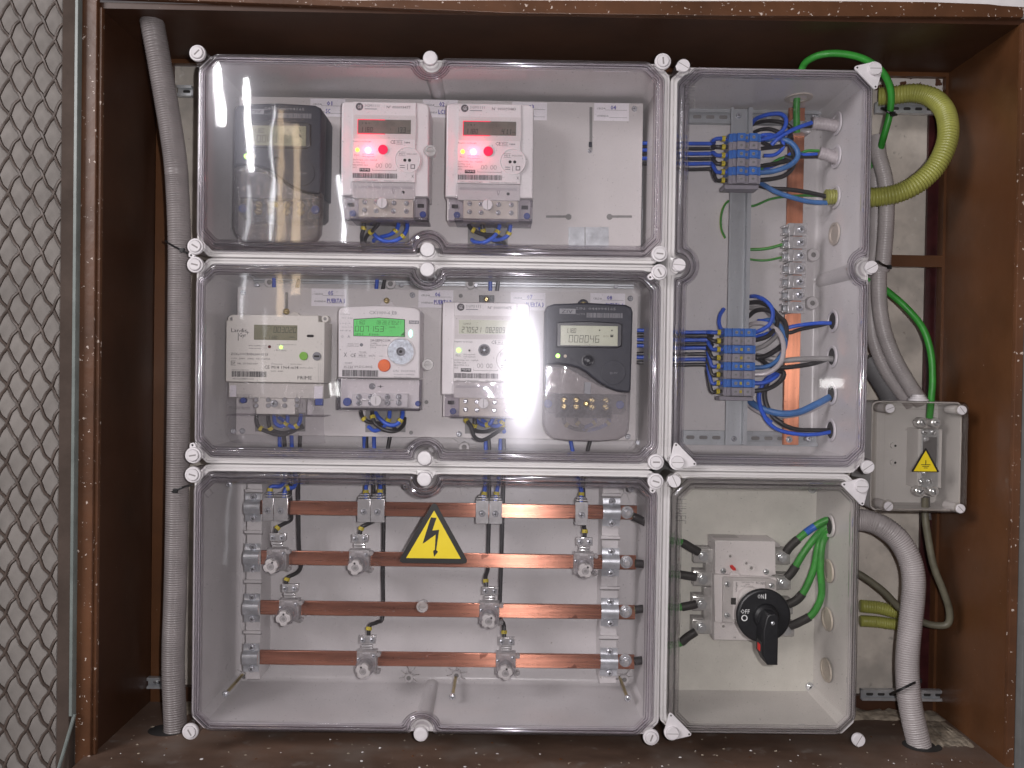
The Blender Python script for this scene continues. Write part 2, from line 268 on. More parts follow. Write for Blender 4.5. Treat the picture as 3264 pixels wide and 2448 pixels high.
class MB:
    def __init__(self): self.v = []; self.f = []; self.m = []
    def face(self, idx, m): self.f.append(tuple(idx)); self.m.append(m)
    def ring(self, pts, d):
        i = len(self.v); self.v += [(x, d, z) for x, z in pts]; return list(range(i, i+len(pts)))
    def loft(self, rings, m, cap0=False, cap1=False):
        """rings: [(pts, d), ...] each counter-clockwise seen from the front; runs back -> front"""
        ids = [self.ring(p, d) for p, d in rings]
        for a, b in zip(ids, ids[1:]):
            n = len(a)
            for i in range(n): self.face((a[i], a[(i+1) % n], b[(i+1) % n], b[i]), m)
        if cap1: self.face(self.ring(*rings[-1]) if len(ids[-1]) > 12 else ids[-1], m)
        if cap0: self.face(self.ring(*rings[0])[::-1] if len(ids[0]) > 12 else ids[0][::-1], m)
        return self
    def prism(self, pts, d0, d1, m, bev=0, mf=None):
        n = len(pts)
        if sum(pts[i][0]*pts[(i+1) % n][1]-pts[(i+1) % n][0]*pts[i][1] for i in range(n)) < 0: pts = pts[::-1]
        R = [(pts, d1)]
        if bev: R += [(pts, d0+bev), (offset(pts, bev*0.35), d0+bev*0.3), (offset(pts, bev), d0)]
        else: R.append((pts, d0))
        self.loft(R, m, True, False)
        self.face(self.ring(*R[-1]), mf or m); return self
    def box(self, x0, x1, z0, z1, d0, d1, m, bev=0):
        x0, x1 = min(x0, x1), max(x0, x1); z0, z1 = min(z0, z1), max(z0, z1)
        return self.prism([(x0, z0), (x1, z0), (x1, z1), (x0, z1)], d0, d1, m, bev)
    def cyl(self, cx, cz, r, d0, d1, m, seg=20, bev=0, a0=0): return self.prism(circle(cx, cz, r, seg, a0), d0, d1, m, bev)
    def tube(self, path, r, m, seg=10, step=3.0, stripe=None, rfun=None, caps=True, straight=False, wob=0):
        p = [Vector(q) for q in path]   # (x, d, z)
        if straight or len(p) < 3: pts = p
        else:
            q = [p[0]*2-p[1]]+p+[p[-1]*2-p[-2]]; pts = []
            for i in range(1, len(q)-2):
                n = max(2, int((q[i+1]-q[i]).length/step))
                for k in range(n):
                    t = k/n; a, b, c, d = q[i-1], q[i], q[i+1], q[i+2]
                    pts.append(0.5*((2*b)+(c-a)*t+(2*a-5*b+4*c-d)*t*t+(3*b-a-3*c+d)*t**3))
            pts.append(p[-1])
        nrm = None; ids = []; L = 0
        for i, c in enumerate(pts):
            t = (pts[min(i+1, len(pts)-1)]-pts[max(i-1, 0)]).normalized()
            if nrm is None:
                nrm = t.cross(Vector((0, 1, 0)))
                if nrm.length < 0.1: nrm = t.cross(Vector((1, 0, 0)))
            nrm = (nrm-t*nrm.dot(t)).normalized(); bi = t.cross(nrm)
            if i: L += (c-pts[i-1]).length
            rr = rfun(i, L) if rfun else r
            if wob: rr *= 1+wob*math.sin(L*0.11+r)*math.sin(L*0.043)
            base = len(self.v)
            for k in range(seg):
                a = 2*math.pi*k/seg; w = c+(nrm*math.cos(a)+bi*math.sin(a))*rr; self.v.append(tuple(w))
            ids.append(base)
        for a, b in zip(ids, ids[1:]):
            for k in range(seg):
                mm = stripe if (stripe and k < seg*0.4) else m
                self.face((a+k, a+(k+1) % seg, b+(k+1) % seg, b+k), mm)
        if caps:
            self.face([ids[0]+k for k in range(seg)][::-1], m); self.face([ids[-1]+k for k in range(seg)], m)
        return pts
    def text(self, s, x, z, size, d, m, align='l', rot=0, sx=1.0, mirror=False):
        vs, fs = text_geo(s)
        if not vs: return self
        w = max(a for a, b in vs); ox = {'l': 0, 'c': -w/2, 'r': -w}[align]
        c, sn = math.cos(rot), math.sin(rot); i0 = len(self.v)
        for a, b in vs:
            a = (a+ox)*size*sx; b = b*size
            if mirror: a = -a
            self.v.append((x+a*c-b*sn, d, z+a*sn+b*c))
        for f in fs:
            f = tuple(i0+i for i in f); self.face(f[::-1] if mirror else f, m)
        return self
    def fit_text(self, s, x, z, width, height, d, m, align='l', rot=0):
        """lettering of a given cap height and width in mm"""
        vs, _ = text_geo(s); w = max(a for a, b in vs)-min(a for a, b in vs); size = height/0.70
        return self.text(s, x, z, size, d, m, align, rot, sx=width/(w*size))
    def seg7(self, s, x, z, w, h, d, m, t=None, slant=0.08):
        t = t or h*0.10; adv = w*1.32
        on = {'0': 'abcdef', '1': 'bc', '2': 'abged', '3': 'abgcd', '4': 'fgbc', '5': 'afgcd', '6': 'afgedc', '7': 'abc', '8': 'abcdefg', '9': 'abcdfg', '-': 'g'}
        for ch in s:
            if ch == '.': self.box(x-w*0.2, x-w*0.2+t, z, z+t, d, d+0.1, m); continue
            if ch == ' ': x += adv*0.6; continue
            for sg in on.get(ch, ''):
                q = {'a': (0, w, h-t, h), 'g': (0, w, h/2-t/2, h/2+t/2), 'd': (0, w, 0, t), 'f': (0, t, h/2, h), 'b': (w-t, w, h/2, h), 'e': (0, t, 0, h/2), 'c': (w-t, w, 0, h/2)}[sg]
                e = t*0.12; sl = lambda a, b: (x+a+slant*b, z+b)
                self.prism([sl(q[0]+e, q[2]+e), sl(q[1]-e, q[2]+e), sl(q[1]-e, q[3]-e), sl(q[0]+e, q[3]-e)], d, d+0.08, m)
            x += adv
        return self
    def barcode(self, x0, x1, z0, z1, d, m, dens=1.6):
        x = x0; rd = random.Random(int(abs(x0*31+z0*7)))
        while x < x1:
            w = rd.choice((0.25, 0.4, 0.6, 0.9)); self.box(x, min(x+w, x1), z0, z1, d, d+0.08, m); x += w+rd.choice((0.25, 0.35, 0.6))
        return self
    def build(self, name, parent=None, smooth=35, mats=None):
        me = bpy.data.meshes.new(name); names = list(dict.fromkeys(self.m))
        L = origin(parent) if parent else Vector((0, 0, 0))
        me.from_pydata([(Vector(v)*S-L) for v in self.v], [], self.f)
        for n in names: me.materials.append(MATS[n])
        me.polygons.foreach_set('material_index', [names.index(n) for n in self.m])
        if smooth:
            me.polygons.foreach_set('use_smooth', [True]*len(me.polygons)); me.set_sharp_from_angle(angle=math.radians(smooth))
        me.update(); o = bpy.data.objects.new(name, me); C.objects.link(o)
        if parent: o.parent = parent
        return o
def origin(o):
    v = Vector((0, 0, 0))
    while o is not None: v += o.location; o = o.parent
    return v
def tag(o, label, cat, group=None, kind=None):
    if label: o['label'] = label
    if cat: o['category'] = cat
    if group: o['group'] = group
    if kind: o['kind'] = kind
    return o
def thing(name, label, cat, x, z, d, group=None):
    o = bpy.data.objects.new(name, None); C.objects.link(o); o.location = Vector((x, d, z))*S; o.empty_display_size = 0.01
    return tag(o, label, cat, group)
def solo(mb, name, label, cat, group=None, kind=None, smooth=35):
    """a thing that is one mesh, its origin moved to its middle"""
    o = mb.build(name, None, smooth); n = len(mb.v)
    c = Vector((sum(v[0] for v in mb.v)/n, sum(v[1] for v in mb.v)/n, sum(v[2] for v in mb.v)/n))*S
    o.data.transform(Matrix.Translation(-c)); o.location = c
    return tag(o, label, cat, group, kind)
LIB = {}
def lib(key, mb, smooth=35):
    o = mb.build(key, None, smooth); LIB[key] = o.data; bpy.data.objects.remove(o)
def put(key, name, parent, x, z, d, scale=1.0, rot=0.0):
    o = bpy.data.objects.new(name, LIB[key]); C.objects.link(o)
    o.parent = parent; o.location = Vector((x, d, z))*S-origin(parent); o.scale = (scale,)*3; o.rotation_euler = (0, rot, 0)
    return o
# screws (radius 1 mm shells, scaled)
def cross_screw(m, slot='slot'):
    b = MB(); b.loft([(circle(0, 0, 1, 18), 0.1), (circle(0, 0, 1, 18), -0.25), (circle(0, 0, 0.85, 18), -0.5), (circle(0, 0, 0.5, 18), -0.66)], m, True, True)
    if slot == 'cross':
        b.box(-0.5, 0.5, -0.1, 0.1, -0.70, -0.6, 'hole_dark'); b.box(-0.1, 0.1, -0.5, 0.5, -0.71, -0.6, 'hole_dark')
    else: b.box(-0.75, 0.75, -0.11, 0.11, -0.69, -0.6, 'hole_dark')
    return b
lib('screw_cross', cross_screw('screw_steel', 'cross')); lib('screw_slot', cross_screw('screw_steel')); lib('screw_brass', cross_screw('brass'))
b = MB(); b.cyl(0, 0, 1, -0.9, 0.2, 'screw_steel', 6, 0.12); b.cyl(0, 0, 0.55, -1.2, -0.85, 'screw_steel', 14, 0.08); lib('hex_bolt', b)
# box caps: round with a ring step, smooth round, bevelled slotted, slotted with a sealing tab
b = MB(); b.loft([(circle(0, 0, 10.6, 32), 5), (circle(0, 0, 10.9, 32), 4), (circle(0, 0, 10.9, 32), 1.5), (circle(0, 0, 10.2, 32), 0.4), (circle(0, 0, 8.4, 32), 0.2), (circle(0, 0, 8.0, 32), 1.2), (circle(0, 0, 7.8, 32), -1.0), (circle(0, 0, 7.1, 32), -1.8)], 'cap_white', True, True)
b.box(-4.6, 4.6, -1.0, 1.0, -1.86, -1, 'slot_grey'); lib('cap_ring', b)
b = MB(); b.loft([(circle(0, 0, 9.6, 32), 4), (circle(0, 0, 10.0, 32), 2), (circle(0, 0, 9.6, 32), 0), (circle(0, 0, 8.7, 32), -1.2), (circle(0, 0, 6.0, 32), -1.7)], 'cap_white', True, True); lib('cap_smooth', b)
b = MB(); b.loft([(circle(0, 0, 8.6, 28), 4.5), (circle(0, 0, 9.0, 28), 2), (circle(0, 0, 8.6, 28), -0.6), (circle(0, 0, 8.0, 28), -1.4)], 'cap_white', True, True)
b.box(-8.2, 8.2, -0.42, 0.42, -1.46, -1, 'slot_grey')
b.prism([(-8.4, -1.0), (-7.6, -3.6), (-4.4, -7.0), (-1.6, -8.2), (-4.2, -9.0), (-8.8, -5)], 1.0, 4, 'cap_white', 0.4); lib('cap_slotted', b)
b = MB(); tri = []
for ax, az, rr, t0 in ((0, 0, 10.8, 180), (22.0, 0.0, 3.4, -60), (0.0, 22.0, 3.4, 60)):
    pass
def tab_outline():
    pts = [(10.8*math.cos(math.radians(a)), 10.8*math.sin(math.radians(a))) for a in range(150, 301, 15)]
    pts += [(23+3*math.cos(math.radians(a)), -2+3*math.sin(math.radians(a))) for a in range(-90, 61, 30)]
    pts += [(-2+3*math.cos(math.radians(a)), 23+3*math.sin(math.radians(a))) for a in range(30, 181, 30)]
    return pts
b.prism(tab_outline(), 3.0, 6.0, 'cap_white', 0.5); b.loft([(circle(0, 0, 8.8, 28), 3), (circle(0, 0, 8.6, 28), -1.0), (circle(0, 0, 8.0, 28), -1.8)], 'cap_white', True, True)
b.box(-7.5, 7.5, -0.42, 0.42, -1.86, -1, 'slot_grey'); b.cyl(23, -2, 1.3, 2.9, 3.2, 'hole_dark', 12); b.cyl(-2, 23, 1.3, 2.9, 3.2, 'hole_dark', 12)
lib('cap_tabbed', b)
b = MB(); b.loft([(circle(0, 0, 10.6, 32), 5), (circle(0, 0, 10.9, 32), 4), (circle(0, 0, 10.9, 32), 1.5), (circle(0, 0, 10.2, 32), 0.4), (circle(0, 0, 8.4, 32), 0.2), (circle(0, 0, 8.0, 32), 1.2), (circle(0, 0, 7.8, 32), -1.0), (circle(0, 0, 7.1, 32), -1.8)], 'cap_white', True, True)
b.box(-4.6, 4.6, -1.0, 1.0, -1.86, -1, 'slot_grey'); b.prism([(-4.6, -9), (-4, -14), (-2, -16.5), (2, -16.5), (4, -14), (4.6, -9)], 4.5, 8, 'cap_white', 0.5); b.cyl(0, -13.4, 1.5, 4.4, 4.8, 'hole_dark', 12); lib('cap_eyelet', b)
# ================================================================ the cupboard recess
XL, XR, ZT, ZB, DB = -558.0, 676.0, 494.0, -508.0, 195.0
def sheet(name, x0, x1, z0, z1, d, m, thick=6, label=None):
    b = MB(); b.box(x0, x1, z0, z1, d, d+thick, m); o = b.build(name, None, 0); o['kind'] = 'structure'; return o
w = MB()   # outer wall face round the recess
w.box(-1500, XL-26, -1300, 1500, 24, 60, 'painted_wall'); o = w.build('wall', None, 0); o['kind'] = 'structure'
w = MB(); w.box(XL-26, 1500, ZT+15.5, 1500, 6, 60, 'white_wall'); o = w.build('wall', None, 0); o['kind'] = 'structure'
w = MB(); w.box(XR+40, 1500, -1300, ZT+15.5, 24, 60, 'painted_wall'); o = w.build('wall', None, 0); o['kind'] = 'structure'
cab = thing('meter_cupboard', 'brown painted steel cupboard recess that holds all the clear meter boxes', 'cupboard', (XL+XR)/2, ZB, 0)
def part_box(name, parent, m, *bx, bev=0, smooth=0, **kw):
    b = MB(); b.box(*bx, m, bev); return b.build(name, parent, smooth)
part_box('side_panel', cab, 'brown_paint_shaded', XL-8, XL, ZB, ZT, 6, DB+20)
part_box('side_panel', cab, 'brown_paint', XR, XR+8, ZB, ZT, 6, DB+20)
part_box('top_panel', cab, 'brown_paint_shaded', XL-8, XR+8, ZT, ZT+8, 6, DB+20)
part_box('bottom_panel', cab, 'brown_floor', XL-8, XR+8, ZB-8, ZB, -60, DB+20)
# front frame
b = MB(); b.box(XL-21, XL, ZB-40, 530, -2.9, 5.2, 'brown_chipped', 1.2); b.box(XL, XL+4.5, ZB, ZT, 2, 9, 'brown_chipped', 0.8); b.build('front_frame_post', cab)
rl = [F0(u, v, 0) for u, v in ((500, 1), (800, 12), (1130, 23), (1632, 44), (2300, 52), (3000, 55), (3258, 57))]
rt = [F0(u, v, 0) for u, v in ((3262, 24), (3190, 20), (3150, 15), (2960, 8), (2600, 5), (2210, 5), (1990, 4), (1632, 2), (1400, 3), (1270, 1), (1150, 3), (1000, 0), (880, -8))]
b = MB(); b.prism([(XL-20, rl[0][1]+2)]+rl+rt+[(XL-20, 530)], -2.4, 5.5, 'brown_chipped', 0.8); b.build('front_frame_rail', cab, 0)
b = MB(); b.box(XR, XR+11, ZB-40, ZT, -2, 5.5, 'brown_chipped', 1.0); b.build('front_frame_post', cab)
# rear frame, four bars, back plaster behind it
def fx(u, v, d): return F0(u, v, d)[0]
def fz(u, v, d): return F0(u, v, d)[1]
xa, xb = XL+1, fx(537, 1300, DB-2)
part_box('rear_frame_post', cab, 'brown_paint', xa, xb, ZB, ZT, DB-6, DB+4)
xc, xd = fx(3008, 1000, DB-2), XR-0.5
part_box('rear_frame_post', cab, 'brown_paint', fx(2998, 900, DB-2), fx(3062, 900, DB-2), ZB, ZT, DB-6, DB+4)
part_box('rear_frame_post', cab, 'brown_paint_shaded', fx(3062, 900, DB-2)+0.3, XR, ZB, ZT, DB-4.5, DB+4)
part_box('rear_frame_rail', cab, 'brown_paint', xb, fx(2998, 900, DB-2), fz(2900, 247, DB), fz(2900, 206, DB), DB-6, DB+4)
part_box('rear_frame_rail', cab, 'brown_paint_shaded', xb, XR, fz(2900, 206, DB)+0.3, ZT, DB-4.5, DB+4)
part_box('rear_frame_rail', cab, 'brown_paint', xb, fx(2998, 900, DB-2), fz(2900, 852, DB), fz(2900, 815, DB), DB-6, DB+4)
part_box('rear_frame_rail', cab, 'brown_paint_shaded', xb, fx(2998, 900, DB-2), ZB, fz(2900, 2215, DB), DB-6, DB+4)
for v0 in (1385, 1470, 1560, 1690):   # welded lugs on the left post
    b = MB(); b.box(xb, xb+8, fz(540, v0+25, DB), fz(540, v0, DB), DB-6, DB+2, 'brown_paint', 0.8); b.build('frame_lug', cab)
# maroon channel and plaster
part_box('maroon_channel', cab, 'maroon_paint', fx(2950, 900, 215), fx(3004, 900, 215), ZB, ZT, 214, 220)
part_box('maroon_channel', cab, 'maroon_paint', fx(532, 900, 215), fx(547, 900, 215), ZB, ZT, 212, 220)
w = MB(); w.box(XL-8, XR+8, ZB-8, ZT, 222, 240, 'plaster'); o = w.build('plaster_wall', None, 0); o['kind'] = 'structure'
# chipped strip near the top right, mortar along the foot
b = MB(); pts = []
rd = random.Random(3)
x0, x1 = fx(2790, 320, 208), fx(3012, 320, 208); z0, z1 = fz(2900, 296, 208), fz(2900, 240, 208)
n = 26; pts = [(x0, z1)]+[(x0+(x1-x0)*i/n, z0+rd.uniform(-3, 5)+(0 if i > 17 else 3)) for i in range(n+1)]+[(x1, z1)]
b.prism(pts[::-1], 206, 209, 'peeling_white'); b.build('peeling_strip', cab, 0)
def mortar(xs, zf, d0, d1, seed, name='mortar_patch', th=4):
    rd = random.Random(seed); b = MB(); n = 26; ids = []
    for j in range(7):
        row = []
        for i in range(n+1):
            t = i/n; x = xs[0]+(xs[1]-xs[0])*t+rd.uniform(-2, 2); d = d0+(d1-d0)*j/6+rd.uniform(-3, 3)
            edge = 0 if (i in (0, n) or j in (0, 6)) else 1
            b.v.append((x, d, zf+edge*rd.uniform(0.2, th))); row.append(len(b.v)-1)
        ids.append(row)
    for a, c in zip(ids, ids[1:]):
        for i in range(n): b.face((a[i], a[i+1], c[i+1], c[i]), 'rough_mortar')
    o = b.build(name, cab, 60); o['kind'] = 'stuff'; return o
mortar((XL+40, XL+118), ZB+0.2, 140, 192, 1); mortar((440, XR-3), ZB+0.2, 150, 192, 2, th=6); mortar((610, XR-6), ZB+0.2, 60, 150, 5, th=3)
# holes in the floor where the big conduits go down
HL = (fx(530, 2341, 80), 84); HR = (fx(2935, 2375, 65), 62)
for (hx, hd) in (HL, HR):
    b = MB(); n = 36; ring = []
    for i in range(n): a = 2*math.pi*i/n; b.v.append((hx+27*math.cos(a), hd+22*math.sin(a), ZB+0.5))
    b.face(range(n), 'hole_dark'); b.build('cable_hole', cab, 0)
# perforated mounting rails screwed to the back of the recess
def strut(x0, x1, zc, name_label, d=178, h=17, holes=True, parent_m='galvanised'):
    t = thing('mounting_rail', name_label, 'rail', x0, zc, d, 'perforated mounting rails')
    b = MB(); b.box(x0, x1, zc-h/2, zc+h/2, d+6, d+9, 'galvanised'); b.box(x0, x1, zc+h/2-1.6, zc+h/2, d, d+6, 'galvanised', 0.3); b.box(x0, x1, zc-h/2, zc-h/2+1.6, d, d+6, 'galvanised', 0.3)
    b.box(x0, x1, zc+h/2-4.6, zc+h/2-1.6, d, d+1.2, 'galvanised'); b.box(x0, x1, zc-h/2+1.6, zc-h/2+4.6, d, d+1.2, 'galvanised')
    b.build('channel', t, 0)
    x = x0+8; h_ = MB()
    while x+12 < x1: h_.prism(rrect(x, x+11, zc-2.4, zc+2.4, 2.3), d+5.4, d+5.9, 'hole_dark'); x += 18
    o = h_.build('slot_holes', t, 0); o['kind'] = 'stuff'
    return t
strut(fx(2792, 340, 175), fx(2995, 340, 175), fz(2890, 345, 175), 'perforated steel rail behind the yellow conduit bend, right of the terminal box', d=172)
strut(fx(565, 275, 175), fx(612, 275, 175), fz(590, 290, 175), 'short end of steel rail showing between grey conduit and upper meter box', d=172)
t = strut(fx(468, 2175, 175), fx(528, 2175, 175), fz(495, 2178, 175), 'rail end with one screw at the foot of the left rear post', d=174); put('screw_cross', 'screw', t, fx(492, 2178, 172), fz(492, 2178, 172), 179, 4)
strut(fx(2745, 2210, 175), fx(3010, 2210, 175), fz(2880, 2214, 175), 'perforated steel rail crossing behind the lower right grey conduit', d=170)
# paint chips and plaster crumbs lying on the cupboard floor
rd = random.Random(11); b = MB()
for i in range(150):
    x, d = rd.uniform(XL+20, XR-20), rd.choice((rd.uniform(-40, 40), rd.uniform(0, 160))); r_ = rd.uniform(0.8, 2.6)*(1.6 if rd.random() < 0.1 else 1); k = rd.randint(4, 6); a0 = rd.random()*6
    i0 = len(b.v); h = rd.uniform(0.3, 1.4); m_ = rd.choice(('rough_mortar', 'white_wall', 'rough_mortar', 'brown_paint'))
    for j in range(k): a = a0+2*math.pi*j/k; q = r_*rd.uniform(0.6, 1.1); b.v.append((x+q*math.cos(a), d+q*math.sin(a), ZB+0.1))
    b.v.append((x, d, ZB+0.1+h))
    for j in range(k): b.face((i0+j, i0+(j+1) % k, i0+k), m_)
o = b.build('floor_crumbs', cab, 0); o['kind'] = 'stuff'
# left wire-mesh door, folded back flat against the wall
door = thing('mesh_door', 'brown wire mesh door folded back against the pale wall, left of the cupboard', 'door', -640, ZB, 0)
dxr = fx(243, 1200, -8); 
b = MB(); b.box(fx(193, 1200, -8), fx(235, 1200, -8), -760, 760, -12, 4, 'door_frame', 1.5); b.build('door_stile', door)
b = MB(); b.box(fx(235.5, 1200, -8), fx(246, 1200, -8), fz(215, 2280, -10), 760, -14, 5, 'door_edge', 0.6); b.build('edge_strip', door)
b = MB(); b.tube([(fx(238, 2280, -10), -10, fz(215, 2275, -10)), (fx(228, 2330, -10)-2, -14, fz(215, 2340, -10)), (fx(205, 2448, -10)-6, -20, fz(215, 2470, -10))], 2.4, 'door_edge', 8); b.build('edge_strip', door)
pitch_x, pitch_z = 29.6, 51.0
xright = fx(200, 1200, -6); xleft = -900
k = 0
for sgn in (1, -1):
    for i in range(-12, 38):
        # wires run diagonally and are crimped where they cross
        pts = []; z0_ = -700+i*pitch_z+random.uniform(-1.6, 1.6)
        for j in range(0, 64):
            x = xright-j*pitch_x/4; tt = (xright-x)/pitch_x
            z = z0_+sgn*tt*pitch_z
            ph = math.pi*2*tt*1.0
            zz = z+sgn*5.2*math.sin(ph*2+0.4); xx = x
            if xx < xleft: break
            if -760 < zz < 760: pts.append((xx, -6+1.4*math.sin(ph)*sgn, zz))
        if len(pts) > 3:
            b = MB(); b.tube(pts, 2.15, 'mesh_paint', 6, step=2.6); b.build('wire', door, 60)
# right door leaf edge
rd_ = thing('door_leaf', 'grey steel edge of the open right-hand door at the far right', 'door', XR+16, ZB, 0)
b = MB(); b.box(XR+11.6, XR+60, ZB-60, ZT-10, -14, 2, 'door_edge_dark', 1.2); b.build('leaf_edge', rd_)

# ================================================================ enclosures
def outline(x0, x1, z0, z1, ins, ch, arcs=(), fil=3, straight=False, col=None):
    """rectangle inset by ins with cut corners and inward bumps round the side caps; arcs = [(side, position)]; counter-clockwise"""
    pts = []; w, h = x1-x0, z1-z0
    sides = [('b', (x0, z0), (1, 0), (0, 1), w), ('r', (x1, z0), (0, 1), (-1, 0), h), ('t', (x1, z1), (-1, 0), (0, -1), w), ('l', (x0, z1), (0, -1), (1, 0), h)]
    for si, (s, o, e, n, L) in enumerate(sides):
        leg = ch-0.586*ins; a, c = ins+leg, L-ins-leg
        def pt(u, t): return (o[0]+e[0]*u+n[0]*t, o[1]+e[1]*u+n[1]*t)
        # softened corner: three points
        pts.append(pt(a-leg*0.08, ins+0.0+leg*0.05)); pts.append(pt(a+fil, ins))
        for (sd, pos) in arcs:
            if sd != s: continue
            q = {'b': pos-x0, 't': x1-pos, 'r': pos-z0, 'l': z1-pos}[s]; tc = 4.0; r = 15.5+ins*0.85 if col is None else col
            al = math.asin(max(-1, min(1, (ins-tc)/r))); f = 5.0
            h_ = r*math.cos(al)
            pts.append(pt(q-h_-f, ins)); pts.append(pt(q-h_-f*0.35, ins+(0 if straight else 0.6)))
            for i in range(17):
                th = math.pi-al-(math.pi-2*al)*(i+0.6)/17.2; pts.append(pt(q+r*math.cos(th), ins if straight else tc+r*math.sin(th)))
            pts.append(pt(q+h_+f*0.35, ins+(0 if straight else 0.6))); pts.append(pt(q+h_+f, ins))
        pts.append(pt(c-fil, ins)); pts.append(pt(c+leg*0.08, ins+leg*0.05))
    return pts
LIDP = [(0, 13.2), (0, 10.5), (0.5, 9), (1.2, 8.2), (4.4, 8.2), (5.4, 7.4), (5.8, 4), (6.2, 1.2), (7.0, 0), (8.2, -0.2), (9.4, 0.4), (10.0, 1.8), (10.5, 3.0), (11.6, 3.3), (12.2, 2.4), (12.9, 2.4), (13.5, 3.5)]
def lid_part(box, rect, ch, arcs, m, posts):
    x0, x1, z0, z1 = rect; b = MB()
    rim = m.replace('lid_', 'rim_')
    R = [(outline(x0, x1, z0, z1, i, ch, arcs), d) for i, d in LIDP]; b.loft(R, rim, False, False); b.face(b.ring(*R[-1]), m)
    R = [(outline(x0, x1, z0, z1, i+2.2, ch, arcs), d+2.4) for i, d in LIDP]
    b.loft([(p, d) for p, d in R][::-1], rim, False, False); b.face(b.ring(*R[-1])[::-1], m)
    for (cx, cz) in posts:
        b.loft([(circle(cx, cz, 8.5, 24), 66), (circle(cx, cz, 10.4, 24), 12), (circle(cx, cz, 11.2, 24), 3)], m, False, False)
    return b.build('lid', box, 38)
def base_part(box, rect, ch, arcs, m='base_grey', depth=168, inner=9.5, front=13.6):
    x0, x1, z0, z1 = rect; b = MB(); o = lambda i: outline(x0, x1, z0, z1, i, ch, arcs, straight=i < 5.5, col=13.5)
    b.loft([(o(0.3), depth+4), (o(0.3), front+1), (o(1.0), front), (o(3.2), front), (o(3.6), front+2.5), (o(5.2), front+2.5), (o(5.6), front), (o(inner-0.6), front), (o(inner), front+0.8), (o(inner+2.5), depth-9), (o(inner+3.1), depth-5.6), (o(inner+5), depth-2.4), (o(inner+8), depth-0.5), (o(inner+11), depth)], m, True, True)
    return b.build('base', box, 35)
# cap grid, cells
CX, CM, CR = -424.3, -115.2, 194.6
ROWS = [(433.2, 177.0), (152.6, -101.6), (-127.6, -472.6)]
JX = 208.3; RX0, RX1 = 222.0, 478.2
def stud(box, x, z, m='lid_clear'):
    b = MB(); b.loft([(circle(x, z, 7.0, 24), 14), (circle(x, z, 7.4, 24), 5), (circle(x, z, 8.0, 24), -0.5), (circle(x, z, 7.2, 24), -1.8), (circle(x, z, 4.8, 24), -1.8), (circle(x, z, 4.4, 24), -0.4)], 'fuse_clear', False, True)
    b.build('centre_stud', box)
def bolt(box, u, v, d0=79, d1=166, m='screw_steel'):
    x, z = F0(u, v, d0); b = MB(); b.cyl(x, z, 2.4, d0+2, d1, 'brass', 12); b.loft([(circle(x, z, 4.6, 18), d0+3), (circle(x, z, 4.8, 18), d0+1), (circle(x, z, 3.6, 18), d0-1.4), (circle(x, z, 1.8, 18), d0-2.2)], 'screw_steel', True, True)
    b.box(x-2.4, x+2.4, z-0.45, z+0.45, d0-2.35, d0-2, 'hole_dark'); b.box(x-0.45, x+0.45, z-2.4, z+2.4, d0-2.36, d0-2, 'hole_dark'); b.build('long_bolt', box)
def boss(box, x, z, d=167.5, r=7, ribs=8, rl=16):
    b = MB()
    for k in range(ribs):
        a = 2*math.pi*k/ribs+0.2; c, s = math.cos(a), math.sin(a); q = 0.8
        b.prism([(x+c*r*0.8-s*q, z+s*r*0.8+c*q), (x+c*r*0.8+s*q, z+s*r*0.8-c*q), (x+c*rl+s*0.3, z+s*rl-c*0.3), (x+c*rl-s*0.3, z+s*rl+c*0.3)], d-5, d, 'base_grey')
    b.loft([(circle(x, z, r, 22), d), (circle(x, z, r, 22), d-9), (circle(x, z, r-1, 22), d-10), (circle(x, z, r*0.5, 22), d-10)], 'base_grey'); b.cyl(x, z, r*0.5, d-9.6, d-9, 'shade_grey', 16)
    b.build('boss', box)
boxes = []
info = [('upper clear-lidded meter box holding three meters and an empty cell', 'box'), ('middle clear-lidded meter box holding four meters side by side', 'box'), ('lower left clear-lidded box holding the copper busbars', 'box')]
capsets = [
    [('cap_ring', -45), ('cap_smooth', 0), ('cap_ring', 85), ('cap_eyelet', 30), ('cap_smooth', 0), ('cap_ring', 5)],
    [('cap_ring', 12), ('cap_smooth', 0), ('cap_eyelet', 60), ('cap_eyelet', 170), ('cap_smooth', 0), ('cap_ring', 0)],
    [('cap_ring', 15), ('cap_smooth', 0), ('cap_eyelet', 15), ('cap_ring', 60), ('cap_smooth', 0), ('cap_ring', -70)]]
edges_z = [(436.5, 165.0), (164.6, -114.4), (-114.8, -476.5)]
for i in range(3):
    zt, zb = ROWS[i]
    bx = thing('meter_box', info[i][0], info[i][1], CM, zb, 100, 'clear-lidded polycarbonate enclosures'); boxes.append(bx)
    arcs = (('b', CM), ('t', CM))
    rect = (CX-3.6, CR+5.5, zb-4.2, zt+4.0)
    caps = [(CX, zt), (CM, zt-1.5), (CR, zt), (CX, zb), (CM, zb+0.5), (CR, zb)]
    base_part(bx, (CX-4.6, JX-0.3, edges_z[i][1]+0.3, edges_z[i][0]-0.2), 17, arcs)
    lid_part(bx, rect, 23, arcs, 'lid_clear', caps)
    for (x, z), (k, a) in zip(caps, capsets[i]): put(k, 'cap', bx, x, z, -5, 1.0, math.radians(a))
for i, (u, v) in enumerate([(1372, 481), (1364, 1162), (1346, 1934)]):
    stud(boxes[i], *F0(u, v, 0))
    b = MB(); x, z = F0(u, v, -2); b.box(x-6, x+6, z-0.5, z+0.5, -2.0, -1.5, 'shade_grey'); b.build('stud_slot', boxes[i])
tb = thing('terminal_box', 'tall clear-lidded box on the right holding both terminal strips and the earth bar', 'box', 350, -102, 100, 'clear-lidded polycarbonate enclosures')
